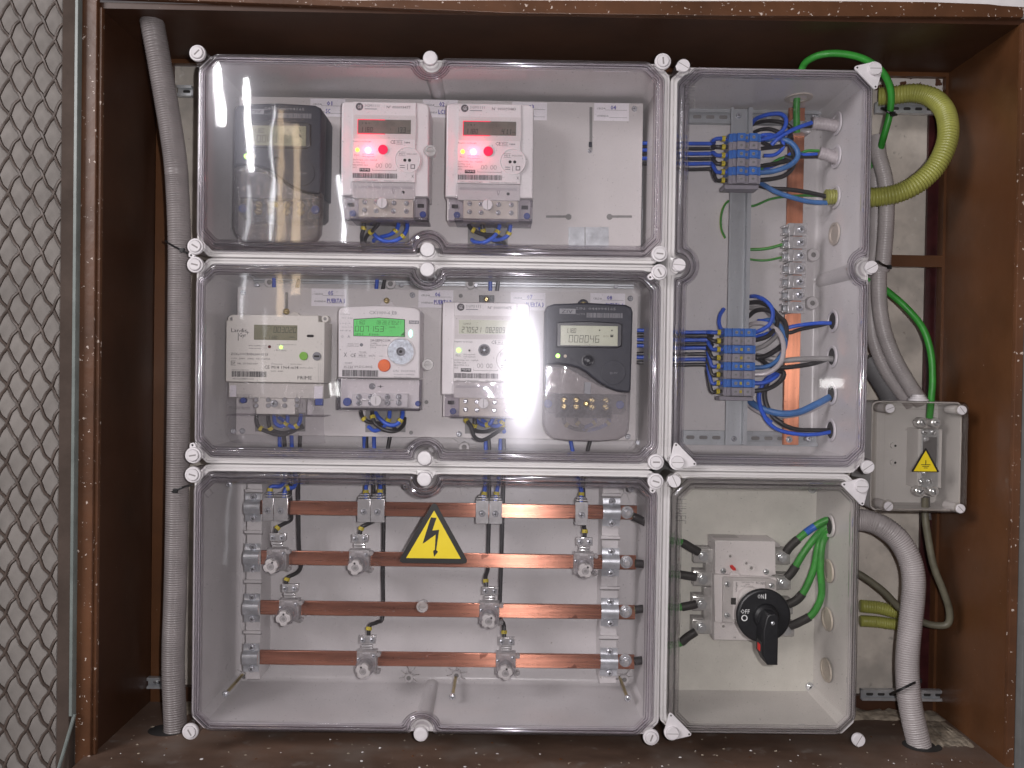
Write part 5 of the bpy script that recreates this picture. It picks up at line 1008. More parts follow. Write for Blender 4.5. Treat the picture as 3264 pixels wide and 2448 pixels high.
# ---------------------------------------------------------------- fuse holders
GF = 'clear fuse holders on the busbars'
def fuse(fn, x, y, bar, ang, lab):
    cx, cz = fn(x, y, 66); zc = BARS[bar][0]; cz = zc-3
    t = thing('fuse_holder', lab, 'fuse holder', cx, cz, 108, GF)
    b = MB(); b.box(cx-14, cx+15, cz-12, cz+19, 92, 107.5, 'fuse_clear', 1.2); b.cyl(cx+18, cz+15, 3.2, 90, 100, 'fuse_clear', 14, 0.5); b.cyl(cx+18, cz-10, 3.2, 90, 100, 'fuse_clear', 14, 0.5); b.build('body', t)
    put('screw_cross', 'screw', t, cx+11, cz+13, 91.6, 2.8, 0.3); put('screw_cross', 'screw', t, cx-11, cz+8, 91.6, 2.8, 0.9)
    b = MB(); b.fit_text('WEBER', cx-6, cz+15.5, 12, 2.6, 91.6, 'cap_white'); b.build('moulded_lettering', t, 0)
    b = MB(); b.loft([(circle(cx, cz, 13.5, 32), 93), (circle(cx, cz, 13.5, 32), 80), (circle(cx, cz, 12.4, 32), 78)], 'cover_clear', False, True); b.loft([(circle(cx, cz, 14.3, 32), 72), (circle(cx, cz, 14.3, 32), 70.5), (circle(cx, cz, 11.8, 32), 70)], 'cover_clear', False, True); b.cyl(cx, cz, 10.0, 69, 92, 'fuse_clear', 28, 0.4); b.build('carrier', t)
    pts = []
    for i in range(48):
        a = 2*math.pi*i/48; r_ = 10.7-2.5*max(0, math.cos(4*a+ang*4))**1.5; pts.append((cx+r_*math.cos(a), cz+r_*math.sin(a)))
    b = MB(); b.prism(pts, 63, 69, 'fuse_knob', 1.2); kb = b.build('knob', t)
    b = MB(); b.loft([(circle(cx, cz, 5.2, 24), 62.9), (circle(cx, cz, 4.8, 24), 62.2), (circle(cx, cz, 4.2, 24), 62.8)], 'fuse_clear', False, True); b.cyl(cx, cz, 2.2, 62.4, 62.8, 'shade_grey', 14)
    hx, hz = cx+6.3*math.cos(ang+0.8), cz+6.3*math.sin(ang+0.8); b.cyl(hx, hz, 1.5, 62.6, 63.0, 'hole_dark', 12); b.build('knob_window', kb)
    b = MB(); z0 = cz+21.5; b.box(cx-7, cx+9, z0, z0+2.6, 94, 98, 'clamp_steel', 0.8); b.box(cx-7, cx+9, z0+4.2, z0+7.4, 90, 96, 'clamp_steel', 1.0); b.box(cx-10.5, cx+13, z0+8.5, z0+20, 94, 97, 'clamp_steel', 0.6); b.box(cx-10.5, cx+13, z0+9.5, z0+19, 97.2, 104, 'clamp_steel', 0.4); tm = b.build('terminal', t)
    for dx in (-5.5, 8): put('screw_cross', 'screw', tm, cx+dx, z0+14, 94, 4.0, dx+cx)
    return cx+1, z0+20
ft = [fuse(r7, 605, 575, 1, 0.4, 'clear fuse holder on the second busbar beside the left support'), fuse(r7, 1052, 578, 1, 0.9, 'clear fuse holder on the second busbar left of the warning triangle'), fuse(r8, 940, 600, 1, 0.2, 'clear fuse holder at the right end of the second busbar'),
      fuse(r7, 672, 848, 2, 0.7, 'clear fuse holder at the left of the third busbar'), fuse(r8, 428, 862, 2, 0.1, 'clear fuse holder on the third busbar, right half'), fuse(r7, 1093, 1113, 3, 1.2, 'clear fuse holder on the lowest busbar, left half'), fuse(r8, 517, 1137, 3, 0.5, 'clear fuse holder on the lowest busbar, right half')]
# vertical cables from the middle box to the bars
VS = [
 (BLU, [(F0, 891, 1380, 150), (F0, 893, 1430, 150), (F0, 905, 1500, 142), (r7, 680, 125, 125), (r7, 655, 165, 112), (r7, 605, 170, 106), (r7, 597, 230, 104)], 'first blue cable to the top busbar, bent left beside the support', 0.9),
 (BLU, [(F0, 929, 1380, 150), (F0, 931, 1430, 150), (F0, 938, 1500, 142), (r7, 738, 130, 125), (r7, 725, 172, 112), (r7, 685, 178, 106), (r7, 673, 225, 104)], 'second blue cable to the top busbar, from the right into the second clamp', 0.88),
 (BLK, [(F0, 905, 1380, 150), (F0, 910, 1440, 150), (r7, 702, 100, 135), (r7, 706, 200, 122), (r7, 712, 310, 122), (r7, 708, 345, 116), (r7, 660, 372, 104), (r7, 634, 392, 100), (r7, 631, 432, 98)], 'black cable bent left into the second-bar fuse holder beside the support', 0.93),
 (BLK, [(F0, 957, 1380, 150), (F0, 955, 1440, 150), (r7, 750, 100, 140), (r7, 750, 300, 124), (r7, 754, 500, 124), (r7, 764, 585, 120), (r7, 745, 622, 110), (r7, 700, 645, 102), (r7, 687, 665, 99), (r7, 686, 700, 98)], 'long black cable passing two busbars to the left third-bar fuse holder', 0.955),
 (BLU, [(F0, 1161, 1380, 150), (F0, 1163, 1440, 150), (r7, 1118, 120, 125), (r7, 1108, 170, 110), (r7, 1107, 235, 104)], 'blue cable into the left clamp left of the triangle', 0.9),
 (BLK, [(F0, 1168, 1380, 153), (F0, 1170, 1440, 150), (r7, 1143, 100, 135), (r7, 1150, 240, 122), (r7, 1158, 335, 114), (r7, 1120, 365, 104), (r7, 1085, 385, 100), (r7, 1074, 437, 98)], 'black cable leaving behind the clamps to the fuse holder left of the triangle', 0.93),
 (BLU, [(F0, 1192, 1380, 150), (F0, 1194, 1440, 150), (r7, 1172, 120, 125), (r7, 1184, 165, 110), (r7, 1177, 235, 104)], 'blue cable into the right clamp left of the triangle', 0.9),
 (BLK, [(F0, 1246, 1380, 150), (F0, 1240, 1410, 150), (r7, 1205, 90, 138), (r7, 1203, 300, 124), (r7, 1198, 600, 124), (r7, 1197, 850, 120), (r7, 1170, 885, 108), (r7, 1128, 905, 101), (r7, 1122, 962, 98)], 'long black cable passing three bars to the lowest-bar fuse holder, left half', 0.965),
 (BLU, [(F0, 1547, 1380, 150), (F0, 1549, 1440, 150), (r8, 410, 135, 125), (r8, 408, 180, 110), (r8, 399, 245, 104)], 'blue cable into the left clamp right of the triangle', 0.9),
 (BLK, [(F0, 1556, 1380, 153), (F0, 1560, 1440, 150), (r8, 432, 120, 135), (r8, 432, 300, 122), (r8, 426, 480, 122), (r8, 424, 600, 118), (r8, 412, 650, 104), (r8, 420, 715, 98)], 'black cable dropping to the third-bar fuse holder, right half', 0.95),
 (BLU, [(F0, 1597, 1380, 150), (F0, 1594, 1440, 150), (r8, 482, 135, 125), (r8, 476, 170, 110), (r8, 462, 245, 104)], 'blue cable into the right clamp right of the triangle', 0.9),
 (BLK, [(F0, 1605, 1380, 150), (F0, 1607, 1440, 150), (r8, 508, 110, 140), (r8, 503, 300, 124), (r8, 494, 600, 124), (r8, 488, 840, 118), (r8, 508, 900, 104), (r8, 510, 980, 98)], 'long black cable to the lowest-bar fuse holder, right half', 0.965),
 (BLU, [(F0, 1814, 1380, 150), (F0, 1826, 1440, 150), (r8, 900, 130, 125), (r8, 918, 180, 110), (r8, 918, 250, 104)], 'blue cable into the single clamp at the right', 0.9),
 (BLK, [(F0, 1890, 1380, 150), (F0, 1872, 1440, 150), (r8, 930, 130, 130), (r8, 932, 240, 122), (r8, 932, 370, 108), (r8, 938, 400, 100), (r8, 936, 455, 98)], 'black cable behind the single clamp to the rightmost fuse holder', 0.93)]
for m, pts, lab, mk in VS:
    cable(m, [(lambda xz: (xz[0], p[3], xz[1]))(p[0](p[1], p[2], p[3])) for p in pts], 3.05, lab, GV, ((mk, '2'),))
# ---------------------------------------------------------------- heavy feed cables through to the switch
GH = 'heavy feed cables with black sleeves'
HV = [([(r8, 1192, 326, 100), (r8, 1215, 335, 100), (r8, 1290, 378, 102), (F0, 2120, 1715, 104), (r9, 205, 465, 104), (r9, 255, 492, 104), (r9, 296, 516, 104)], 'top heavy cable running from the top busbar to the switch'),
      ([(r8, 1205, 575, 100), (r8, 1235, 577, 100), (r8, 1290, 590, 102), (F0, 2120, 1828, 106), (r9, 180, 632, 106), (r9, 250, 642, 104), (r9, 280, 648, 104)], 'second heavy cable running from the second busbar to the switch'),
      ([(r8, 1202, 820, 100), (r8, 1235, 816, 100), (r8, 1290, 813, 102), (F0, 2120, 1932, 106), (r9, 180, 808, 106), (r9, 250, 798, 104), (r9, 282, 790, 104)], 'third heavy cable running from the third busbar to the switch'),
      ([(r8, 1200, 1093, 100), (r8, 1225, 1090, 100), (r8, 1290, 1075, 102), (F0, 2115, 2060, 106), (r9, 190, 1000, 106), (r9, 235, 965, 104), (r9, 280, 936, 104)], 'lowest heavy cable rising from the lowest busbar to the switch')]
for pts, lab in HV: cable(GRN, [(lambda xz: (xz[0], p[3], xz[1]))(p[0](p[1], p[2], p[3])) for p in pts], 5.2, lab, GH, (), sleeves=((0.0, 0.40, 'shrink_black', 1.15), (0.76, 1.0, 'shrink_black', 1.2)))
# ---------------------------------------------------------------- warning triangle on the lid
def tri_sign(cx, zt_, zb_, wid, d, label, border, glyph):
    t = thing('warning_sign', label, 'warning sign', cx, zb_, d)
    b = MB(); base = [(cx-wid/2, zb_), (cx+wid/2, zb_), (cx, zt_)]
    def rounded(pts, r):
        out = []; n = len(pts)
        for i in range(n):
            p = Vector(pts[i]); a = (Vector(pts[i-1])-p).normalized(); c = (Vector(pts[(i+1) % n])-p).normalized()
            for k in range(6):
                s = k/5; q = (p+a*r*1.7).lerp(p+c*r*1.7, s); bulge = math.sin(math.pi*s)*r*0.45; out.append(tuple(q+(p-q).normalized()*bulge))
        return out
    b.prism(rounded(base, 4 if border > 3 else 1.2), d-0.4, d, 'sign_black'); b.build('black_border', t, 0)
    inn = offset(base, border) if border > 3 else offset([(cx-wid/2, zb_-1.2), (cx+wid/2, zb_-1.2), (cx, zt_)], border)
    b = MB(); b.prism(inn, d-0.6, d-0.35, 'sign_yellow'); b.build('yellow_field', t, 0)
    b = MB(); glyph(b, d-0.75); b.build('symbol', t, 0); return t
top = r8(140, 252, 1); bl = r7(1283, 572, 1); br = r8(315, 575, 1)
fnS = ZR(1300, 1450, 1.6622)
def bolt_glyph(b, d):
    P_ = [(122, 330), (152, 332), (128, 395), (170, 392), (152, 505), (160, 508), (139, 538), (132, 505), (141, 505), (145, 415), (92, 462), (76, 460), (108, 372)]
    pp = [(122, 331), (152, 333), (131, 402), (167, 385), (150, 507), (141, 506), (147, 422), (93, 470), (79, 472)]
    b.prism([r8(x, y, 1) for x, y in [(122, 331), (152, 333), (130, 400), (166, 396), (150, 508), (143, 507), (147, 422), (92, 462), (78, 470)]], d, d+0.1, 'sign_black')
    b.prism([r8(x, y, 1) for x, y in [(134, 508), (147, 500), (160, 512), (139, 540)]], d-0.02, d+0.08, 'sign_black')
tri_sign(top[0], top[1]+3, bl[1], br[0]-bl[0]+5, 1.2, 'yellow and black triangle with a lightning bolt on the busbar box lid', 6.8, bolt_glyph)
# ================================================================ terminal box contents
DR = 155
for y, lab in ((645, 'upper'), (1135, 'lower')):
    fn = r3 if lab == 'upper' else r6; xa_ = fn(342 if lab == 'upper' else 140, y, DR)[0]; xb_ = fn(1120 if lab == 'upper' else 965, y, DR)[0]; zc = fn(500, y, DR)[1]
    t = thing('mounting_rail', '%s horizontal perforated rail inside the tall terminal box' % lab, 'rail', xa_, zc, DR, 'perforated mounting rails')
    b = MB(); b.box(xa_, xb_, zc-11, zc+11, DR+8, DR+11, 'rail_zinc'); b.box(xa_, xb_, zc+8, zc+11, DR, DR+8, 'rail_zinc', 0.3); b.box(xa_, xb_, zc-11, zc-8, DR, DR+8, 'rail_zinc', 0.3); b.box(xa_, xb_, zc+5, zc+8, DR, DR+1.4, 'rail_zinc'); b.box(xa_, xb_, zc-8, zc-5, DR, DR+1.4, 'rail_zinc'); b.build('channel', t, 0)
    h_ = MB(); x = xa_+8
    while x+14 < xb_: h_.prism(rrect(x, x+13, zc-2.8, zc+2.8, 2.7), DR+7.4, DR+7.9, 'shade_grey'); x += 20
    o = h_.build('slot_holes', t, 0); o['kind'] = 'stuff'
    x, z = fn(1045 if lab == 'upper' else 912, 652 if lab == 'upper' else 1138, DR-4); put('screw_cross', 'screw', t, x, z, DR, 4.6, 0.3)
# vertical DIN rail
xa_, zt_ = r3(580, 597, 132); xb_ = r3(700, 597, 132)[0]; zb_ = r6(450, 1172, 132)[1]
dr = thing('din_rail', 'broad vertical zinc rail that carries both blue and grey terminal strips', 'rail', (xa_+xb_)/2, zb_, 150)
b = MB(); sx = (xb_-xa_)
prof = [(0, 132), (sx*0.10, 132), (sx*0.12, 141), (sx*0.80, 141), (sx*0.82, 132), (sx, 132)]
for (pa, pb) in zip(prof, prof[1:]):
    i0 = len(b.v); b.v += [(xa_+pa[0], pa[1], zb_), (xa_+pb[0], pb[1], zb_), (xa_+pb[0], pb[1], zt_), (xa_+pa[0], pa[1], zt_)]
    b.v += [(xa_+pa[0], pa[1]+1.5, zb_), (xa_+pb[0], pb[1]+1.5, zb_), (xa_+pb[0], pb[1]+1.5, zt_), (xa_+pa[0], pa[1]+1.5, zt_)]
    for f in ((0, 1, 2, 3), (7, 6, 5, 4), (4, 5, 1, 0), (3, 2, 6, 7), (4, 0, 3, 7), (1, 5, 6, 2)): b.face([i0+k for k in f], 'rail_zinc')
b.build('profile', dr, 0)
for fn, x, y in ((r3, 622, 643), (r6, 457, 1138)): xx, zz = fn(x, y, 139); put('screw_cross', 'screw', dr, xx, zz, 141, 4.2, 0.5)
# terminal strips: a strip is lifted off in one, every terminal is a part
def strip(fn, xa, xb, ya, yb, n, d, label, up):
    x0, z1 = fn(xa, ya, d); x1, z0 = fn(xb, yb, d); h = (z1-z0)/n; wv = x1-x0
    t = thing('terminal_strip', label, 'terminal strip', (x0+x1)/2, z0, d+30)
    for i in range(n):
        zt = z1-i*h; zb = zt-h; col = 'terminal_blue' if i % 2 == 0 else 'terminal_grey'
        b = MB(); b.box(x0, x1, zb+0.15, zt-0.15, d+6, d+34, col, 0.3)
        b.box(x0+wv*0.24, x0+wv*0.50, zb+0.3, zt-0.3, d, d+6, col, 0.7); b.box(x0+wv*0.64, x0+wv*0.90, zb+0.3, zt-0.3, d, d+6, col, 0.7); b.box(x0+wv*0.10, x0+wv*0.20, zb+0.3, zt-0.3, d+3, d+6, col, 0.4)
        b.box(x0+wv*0.90, x1+wv*0.03, zb+0.2, zt-0.2, d+4, d+28, col, 0.3)
        b.box(x0+wv*0.52, x0+wv*0.61, (zb+zt)/2-2, (zb+zt)/2+2, d+5.2, d+6.2, 'shade_grey' if up or i in (0, 1, 5) else 'marker_yellow')
        te = b.build('terminal', t)
        for f in (0.37, 0.77):
            xx = x0+wv*f; q = MB(); zz = (zb+zt)/2; q.cyl(xx, zz, 2.4, d-0.2, d+0.6, 'shade_grey', 16); q.cyl(xx, zz, 1.9, d-0.5, d, 'screw_steel', 14); q.box(xx-1.7, xx+1.7, zz-0.3, zz+0.3, d-0.6, d-0.3, 'hole_dark'); q.build('screw', te)
    b = MB(); b.prism([(x0-wv*0.12, z0-7), (x1, z0-7), (x1+1, z0-1), (x0-wv*0.12, z0-1)], d+8, d+34, 'terminal_grey', 0.8); b.build('end_plate', t)
    return [(x0, z1-(i+0.5)*h) for i in range(n)], [(x1, z1-(i+0.5)*h) for i in range(n)]
SL, SR = strip(r3, 575, 740, 738, 1022, 6, 92, 'short strip of six blue and grey terminals high on the rail', True)
TL, TR = strip(r6, 405, 580, 466, 880, 8, 92, 'long strip of eight blue and grey terminals low on the rail', False)
ORD = ['first', 'second', 'third', 'fourth', 'fifth', 'sixth', 'seventh', 'eighth']
# cables from the meter plates across the box wall into the strips
def cross(fnA, ya, fnB, yb, sl, i, m, which, xj, xA=None):
    x, z = sl
    xA = xA or (1915 if fnA is r2 else 1620)
    path = Q(fnA, [(xA-30, ya, 132), (xA+70, ya, 130)])+Q(fnB, [(70 if fnB is r6 else 300, yb, 128), (xj, yb, 122)])
    path += [(x-21, 110, z*0.25+path[-1][2]*0.75), (x-16, 104, z), (x-9, 104, z), (x-1, 104, z)]
    cable(m, path, 2.9, '%s cable entering the %s terminal of the %s strip from the left' % ('blue' if m == BLU else 'black', ORD[i], which), 'cables from the meters to the terminal strips', ((0.965, str(i//2+1)),))
for i, (ya, yb) in enumerate(((657, 800), (680, 828), (698, 856), (722, 885), (748, 912), (780, 943))):
    cross(r2, ya, r3, yb, SL[i], i, BLU if i % 2 == 0 else BLK, 'short upper', 470)
for i, (ya, yb) in enumerate(((613, 492), (645, 514), (680, 540), (700, 566), (722, 588), (780, 626), (805, 658), (842, 690))):
    cross(r5, ya, r6, yb, TL[i], i, BLU if i % 2 == 0 else BLK, 'long lower', 310 if i < 4 else 296)
# copper earth bar and its clamps
xa_, zt_ = r3(903, 600, 140); xb_ = r3(985, 900, 140)[0]; xa_ = r3(898, 900, 140)[0]; zb_ = r6(790, 1175, 140)[1]
b = MB(); b.box(xa_, xb_, zb_, zt_, 140, 145, 'copper_upright', 0.5); solo(b, 'earth_bar', 'tall copper bar standing behind the steel clamp column', 'earth bar')
t = thing('bar_screw', 'round screw at the foot of the tall copper bar', 'screw', *r6(790, 1142, 139), 140); x, z = r6(790, 1142, 138); b = MB(); b.cyl(x, z, 5, 137.6, 139.8, 'clamp_steel', 20, 0.3); b.build('washer', t); put('screw_cross', 'screw', t, x, z, 137.4, 4, 0.4)
ys = [(1243, 1316), (1317, 1388), (1389, 1461), (1462, 1532)]
cl = [(r3, a, b_, 903, 1003) for a, b_ in ys]+[(r6, a, b_, 790, 888) for a, b_ in ((146, 226), (227, 303), (304, 380))]
mid = (r6, 66, 145, 792, 890)
cl = cl[:4]+[mid]+cl[4:]
cl = [(r3, 1243, 1316, 903, 1003), (r3, 1317, 1388, 902, 1002), (r3, 1389, 1461, 900, 1000), (r6, 66, 144, 792, 890), (r6, 146, 225, 788, 888), (r6, 227, 302, 786, 886), (r6, 304, 380, 784, 884)]
for i, (fn, a, b_, xl_, xr_) in enumerate(cl[:]):
    p, q = fn(xl_, a, 118), fn(xr_, b_, 118)
    t = thing('earth_clamp', '%s steel clamp from the top of the column on the copper earth bar' % ORD[i], 'clamp', (p[0]+q[0])/2, q[1], 120, 'steel clamps stacked on the copper earth bar')
    b = MB(); b.box(p[0]+7, q[0], q[1]+0.25, p[1]-0.25, 118, 120.5, 'clamp_steel', 0.5); b.box(p[0], p[0]+6.8, q[1]+0.25, p[1]-0.25, 117.2, 146, 'clamp_steel', 0.6); b.build('saddle', t)
    put('screw_cross', 'screw', t, (p[0]+q[0])/2+4, (p[1]+q[1])/2, 118, 5.4, i*0.8)
    b = MB(); zc = (p[1]+q[1])/2
    b.box(p[0]-8, p[0]-1, zc-7.5, zc-4.6, 120, 134, 'clamp_steel', 0.8); b.box(p[0]-8, p[0]-1, zc+3, zc+6, 120, 134, 'clamp_steel', 0.8); b.box(p[0]-5, p[0]-0.5, zc-4.4, zc+2.8, 124, 134, 'galvanised', 0.5); b.build('wire_plate', t)
p, q = r3(925, 660, 122), r3(1020, 742, 122); t = thing('earth_clamp', 'steel clamp gripping the green cable at the top of the copper bar', 'clamp', (p[0]+q[0])/2, q[1], 122)
b = MB(); b.box(p[0], p[0]+7, q[1], p[1], 114, 146, 'clamp_steel', 0.8); b.box(p[0]+7.2, q[0], q[1], q[1]+7, 117, 146, 'clamp_steel', 0.8); b.box(p[0]+7.2, q[0], p[1]-14, p[1]-4, 120, 146, 'galvanised', 0.8); b.build('saddle', t); put('screw_cross', 'screw', t, q[0]-9, p[1]-9, 120, 4.6)
# loops right of the strips
GT = 'loops of cable right of the terminal strips'
def loop(fn, m, pts, label, r=2.7, stripe=None, group=GT): return cable(m, Q(fn, pts), r, label, group, stripe=stripe)
loop(r12, BLU, [(1290, 300, 105), (1150, 350, 106), (1020, 410, 106), (930, 470, 108), (860, 540, 112)], 'bright blue cable coming out of the upper grey conduit end', 3.0)
loop(r12, BLU, [(640, 330, 150), (700, 260, 130), (830, 215, 116), (960, 210, 108), (1015, 270, 104), (990, 370, 104), (900, 440, 106), (760, 480, 108), (720, 470, 112)], 'bright blue loop rising highest above the short terminal strip', 3.0)
loop(r12, BLK, [(1285, 338, 112), (1120, 350, 116), (1060, 420, 118), (1075, 480, 118), (1000, 540, 114), (760, 575, 112), (710, 575, 114)], 'black cable coming out of the upper grey conduit end', 3.0)
loop(r12, BLK, [(640, 330, 152), (760, 290, 136), (880, 285, 122), (1000, 310, 114), (1070, 370, 112), (1040, 500, 112), (1090, 640, 112), (1060, 700, 114), (740, 760, 114)], 'black loop starting behind the rail, second from the top', 2.9)
loop(r12, BLK, [(680, 400, 150), (760, 372, 136), (860, 372, 122), (960, 420, 116), (1000, 520, 116), (900, 560, 116), (740, 500, 116)], 'black loop lying just above the short strip', 2.8)
loop(r12, BLU, [(730, 440, 114), (850, 430, 112), (960, 470, 112), (985, 560, 114), (900, 640, 116), (780, 650, 118)], 'inner blue loop beside the second pair of terminals', 2.8)
loop(r12, SKY, [(730, 830, 112), (880, 815, 108), (1030, 765, 106), (1125, 690, 106), (1135, 600, 108), (1060, 510, 110), (940, 470, 114), (800, 480, 118)], 'pale blue loop bulging furthest right of the short strip', 3.8)
loop(r12, BLK, [(730, 910, 112), (870, 895, 112), (1000, 860, 112), (1085, 780, 112), (1085, 700, 112), (1000, 660, 114)], 'black cable from the lowest upper terminal curving up', 3.2)
loop(r12, BLK, [(1345, 658, 112), (1180, 660, 114), (1060, 680, 116), (900, 740, 116), (740, 760, 116)], 'black cable coming out of the second grey conduit end', 3.2)
loop(r12, BLU, [(1345, 635, 110), (1200, 640, 112), (1080, 620, 118), (960, 720, 120), (780, 800, 120)], 'blue cable coming out of the second grey conduit end', 2.4)
loop(r12, 'yellow_stripe', [(1365, 600, 110), (1240, 600, 112), (1130, 640, 118), (960, 680, 124), (820, 760, 126), (740, 800, 130)], 'green and yellow earth wire coming out of the second grey conduit end', 2.2, 'green_stripe')
loop(r12, BLK, [(1450, 1085, 108), (1250, 1040, 112), (1050, 1010, 116), (880, 1000, 122), (740, 970, 130), (690, 950, 140)], 'black cable entering the yellow conduit stub', 3.3)
loop(r12, SKY, [(1450, 1150, 106), (1280, 1140, 108), (1100, 1100, 110), (900, 1030, 116), (780, 960, 124), (700, 930, 140)], 'pale blue cable entering the yellow conduit stub', 3.6)
loop(r3, 'yellow_stripe', [(1110, 1095, 118), (1000, 1090, 124), (900, 1095, 140), (800, 1110, 150), (690, 1150, 155), (600, 1120, 160), (553, 1130, 160), (525, 1190, 160), (522, 1270, 160), (545, 1330, 160)], 'faint green and yellow wire from the yellow conduit passing behind the rail', 1.9, 'green_stripe')
loop(r3, 'yellow_stripe', [(870, 1362, 135), (800, 1382, 140), (740, 1390, 146), (650, 1392, 152)], 'green and yellow wire entering the second steel clamp', 2.4, 'green_stripe')
loop(r3, 'yellow_stripe', [(860, 1435, 140), (790, 1450, 150), (730, 1452, 155), (640, 1440, 158)], 'lower green and yellow wire beside the third steel clamp', 1.8, 'green_stripe')
GU = 'loops of cable right of the terminal strips'
loop(z16, BLU, [(1400, 480, 108), (1250, 478, 110), (1050, 500, 112), (890, 535, 116), (820, 590, 122), (700, 620, 126)], 'blue cable entering the topmost hole beside the long strip', 2.8)
loop(z16, BLK, [(1410, 470, 112), (1250, 510, 114), (1050, 550, 116), (890, 595, 118), (780, 560, 124)], 'black cable entering the topmost hole beside the long strip', 2.8)
loop(z16, BLU, [(440, 165, 150), (520, 165, 130), (620, 210, 112), (700, 300, 106), (712, 400, 104), (670, 500, 106), (560, 570, 110), (500, 590, 114)], 'large blue ring of cable above the long terminal strip', 3.0)
loop(z16, BLU, [(140, 310, 140), (95, 380, 136), (80, 460, 132), (100, 540, 126), (150, 570, 126)], 'blue arc showing left of the vertical rail', 3.0)
loop(z16, BLK, [(430, 240, 150), (560, 235, 134), (680, 290, 120), (770, 390, 114), (860, 480, 112), (870, 640, 112), (860, 700, 114)], 'outermost black loop right of the long strip', 3.6)
loop(z16, BLK, [(430, 400, 150), (500, 340, 134), (600, 320, 122), (700, 350, 116), (765, 430, 114), (740, 540, 112), (640, 640, 110), (500, 680, 112)], 'inner black loop beside the topmost terminals of the long strip', 3.4)
loop(z16, BLU, [(500, 640, 112), (620, 610, 114), (700, 570, 120), (640, 460, 128), (540, 450, 140)], 'short blue cable from the first blue terminal of the long strip', 2.6)
loop(z16, SKY, [(500, 1000, 112), (640, 990, 110), (760, 920, 110), (850, 780, 112), (855, 640, 112), (790, 500, 116), (680, 440, 126), (560, 460, 140)], 'dull blue loop from the third blue terminal of the long strip', 3.2)
loop(z16, 'conduit_pale', [(500, 1080, 110), (620, 1075, 106), (730, 1020, 104), (815, 920, 104), (840, 780, 104), (820, 660, 106), (760, 560, 110), (640, 490, 120), (500, 480, 138), (430, 510, 150)], 'pale grey loop lying in front of the other loops', 3.6)
loop(z16, GRY, [(500, 790, 114), (620, 740, 114), (730, 650, 116), (780, 560, 120), (720, 420, 128), (600, 310, 138), (440, 300, 150)], 'grey loop beside the second blue terminal of the long strip', 3.6)
loop(z16, BLK, [(500, 880, 112), (600, 875, 112), (700, 830, 112), (800, 760, 114), (850, 700, 118)], 'black cable from the fourth terminal of the long strip going up right', 3.8)
loop(z16, BLK, [(500, 870, 116), (580, 910, 116), (640, 960, 118), (760, 1000, 116), (850, 1000, 112), (1000, 985, 110), (1200, 950, 108), (1390, 890, 110)], 'black cable sagging to the second hole beside the long strip', 3.4)
loop(z16, GRY, [(1430, 900, 104), (1250, 895, 106), (1000, 905, 108), (830, 915, 112), (640, 880, 118), (520, 860, 120)], 'grey cable entering the second hole beside the long strip', 4.0)
loop(z16, BLU, [(500, 1185, 112), (600, 1180, 110), (700, 1140, 110), (770, 1085, 112), (700, 1090, 118), (620, 1160, 122), (570, 1250, 124), (550, 1350, 124), (570, 1470, 120), (620, 1580, 114), (700, 1650, 110)], 'blue cable from the lowest blue terminal turning down', 3.2)
loop(z16, BLK, [(500, 1275, 112), (620, 1260, 110), (740, 1210, 110), (835, 1120, 110), (840, 1060, 112), (790, 1045, 116), (700, 1110, 120), (635, 1220, 122), (620, 1340, 122), (650, 1460, 118), (720, 1580, 114), (830, 1660, 110)], 'black cable from the lowest terminal in a narrow loop turning down', 3.4)
loop(r6, SKY, [(540, 890, 150), (570, 925, 134), (640, 960, 120), (740, 985, 108), (850, 975, 104), (950, 930, 104), (1035, 885, 108)], 'thick pale blue cable sweeping up to the third hole', 5.0)
loop(r6, 'conduit_pale', [(540, 930, 152), (600, 970, 138), (680, 995, 124), (770, 1000, 114), (880, 980, 110), (960, 945, 110), (1045, 900, 112)], 'pale grey cable just under the thick pale blue one', 3.6)
loop(r6, BLU, [(632, 980, 112), (660, 1035, 110), (730, 1085, 108), (850, 1110, 106), (960, 1110, 106), (1050, 1095, 108)], 'blue cable sweeping down to the lowest hole', 2.8)
loop(r6, BLK, [(690, 1000, 114), (740, 1045, 112), (830, 1080, 110), (930, 1085, 110), (1045, 1085, 112)], 'black cable sweeping down to the lowest hole', 3.2)
# ================================================================ conduits
def conduit(path, r, m, label, pitch=3.2, depth=0.07, group='corrugated conduits', cat='conduit', seg=22, name='conduit', kinks=0):
    b = MB(); rf = lambda i, L: r*(1-depth*0.5+depth*0.5*(1 if i % 3 == 1 else -0.6))*(1+kinks*math.sin(L*0.9)*max(0, math.sin(L*0.021+1)))
    b.tube(path, r, m, seg, step=pitch/3, rfun=rf); return solo(b, name, label, cat, group, smooth=70)
conduit(Q(F0, [(478, 30, 42), (484, 66, 45), (503, 170, 50), (527, 307, 56), (549, 440, 60), (563, 560, 64), (572, 770, 68), (571, 1000, 72), (570, 1220, 74), (567, 1450, 76), (564, 1650, 78), (561, 1804, 80), (557, 1950, 82), (553, 2060, 84), (553, 2160, 84), (557, 2265, 84), (561, 2360, 84), (563, 2420, 84)]), 16.2, 'conduit_shaded', 'thick grey conduit running down the left side of the meter boxes', kinks=0.012)
conduit(Q(r9, [(1120, 345, 100), (1180, 348, 98), (1260, 375, 92), (1345, 440, 88), (1405, 535, 84), (1432, 640, 80), (1430, 760, 78), (1415, 900, 76), (1402, 1040, 74), (1400, 1150, 72), (1408, 1270, 70), (1430, 1400, 68), (1470, 1560, 66), (1500, 1680, 64)]), 16.6, 'conduit_grey', 'thick grey conduit curving out of the switch box and down to the floor', kinks=0.01)
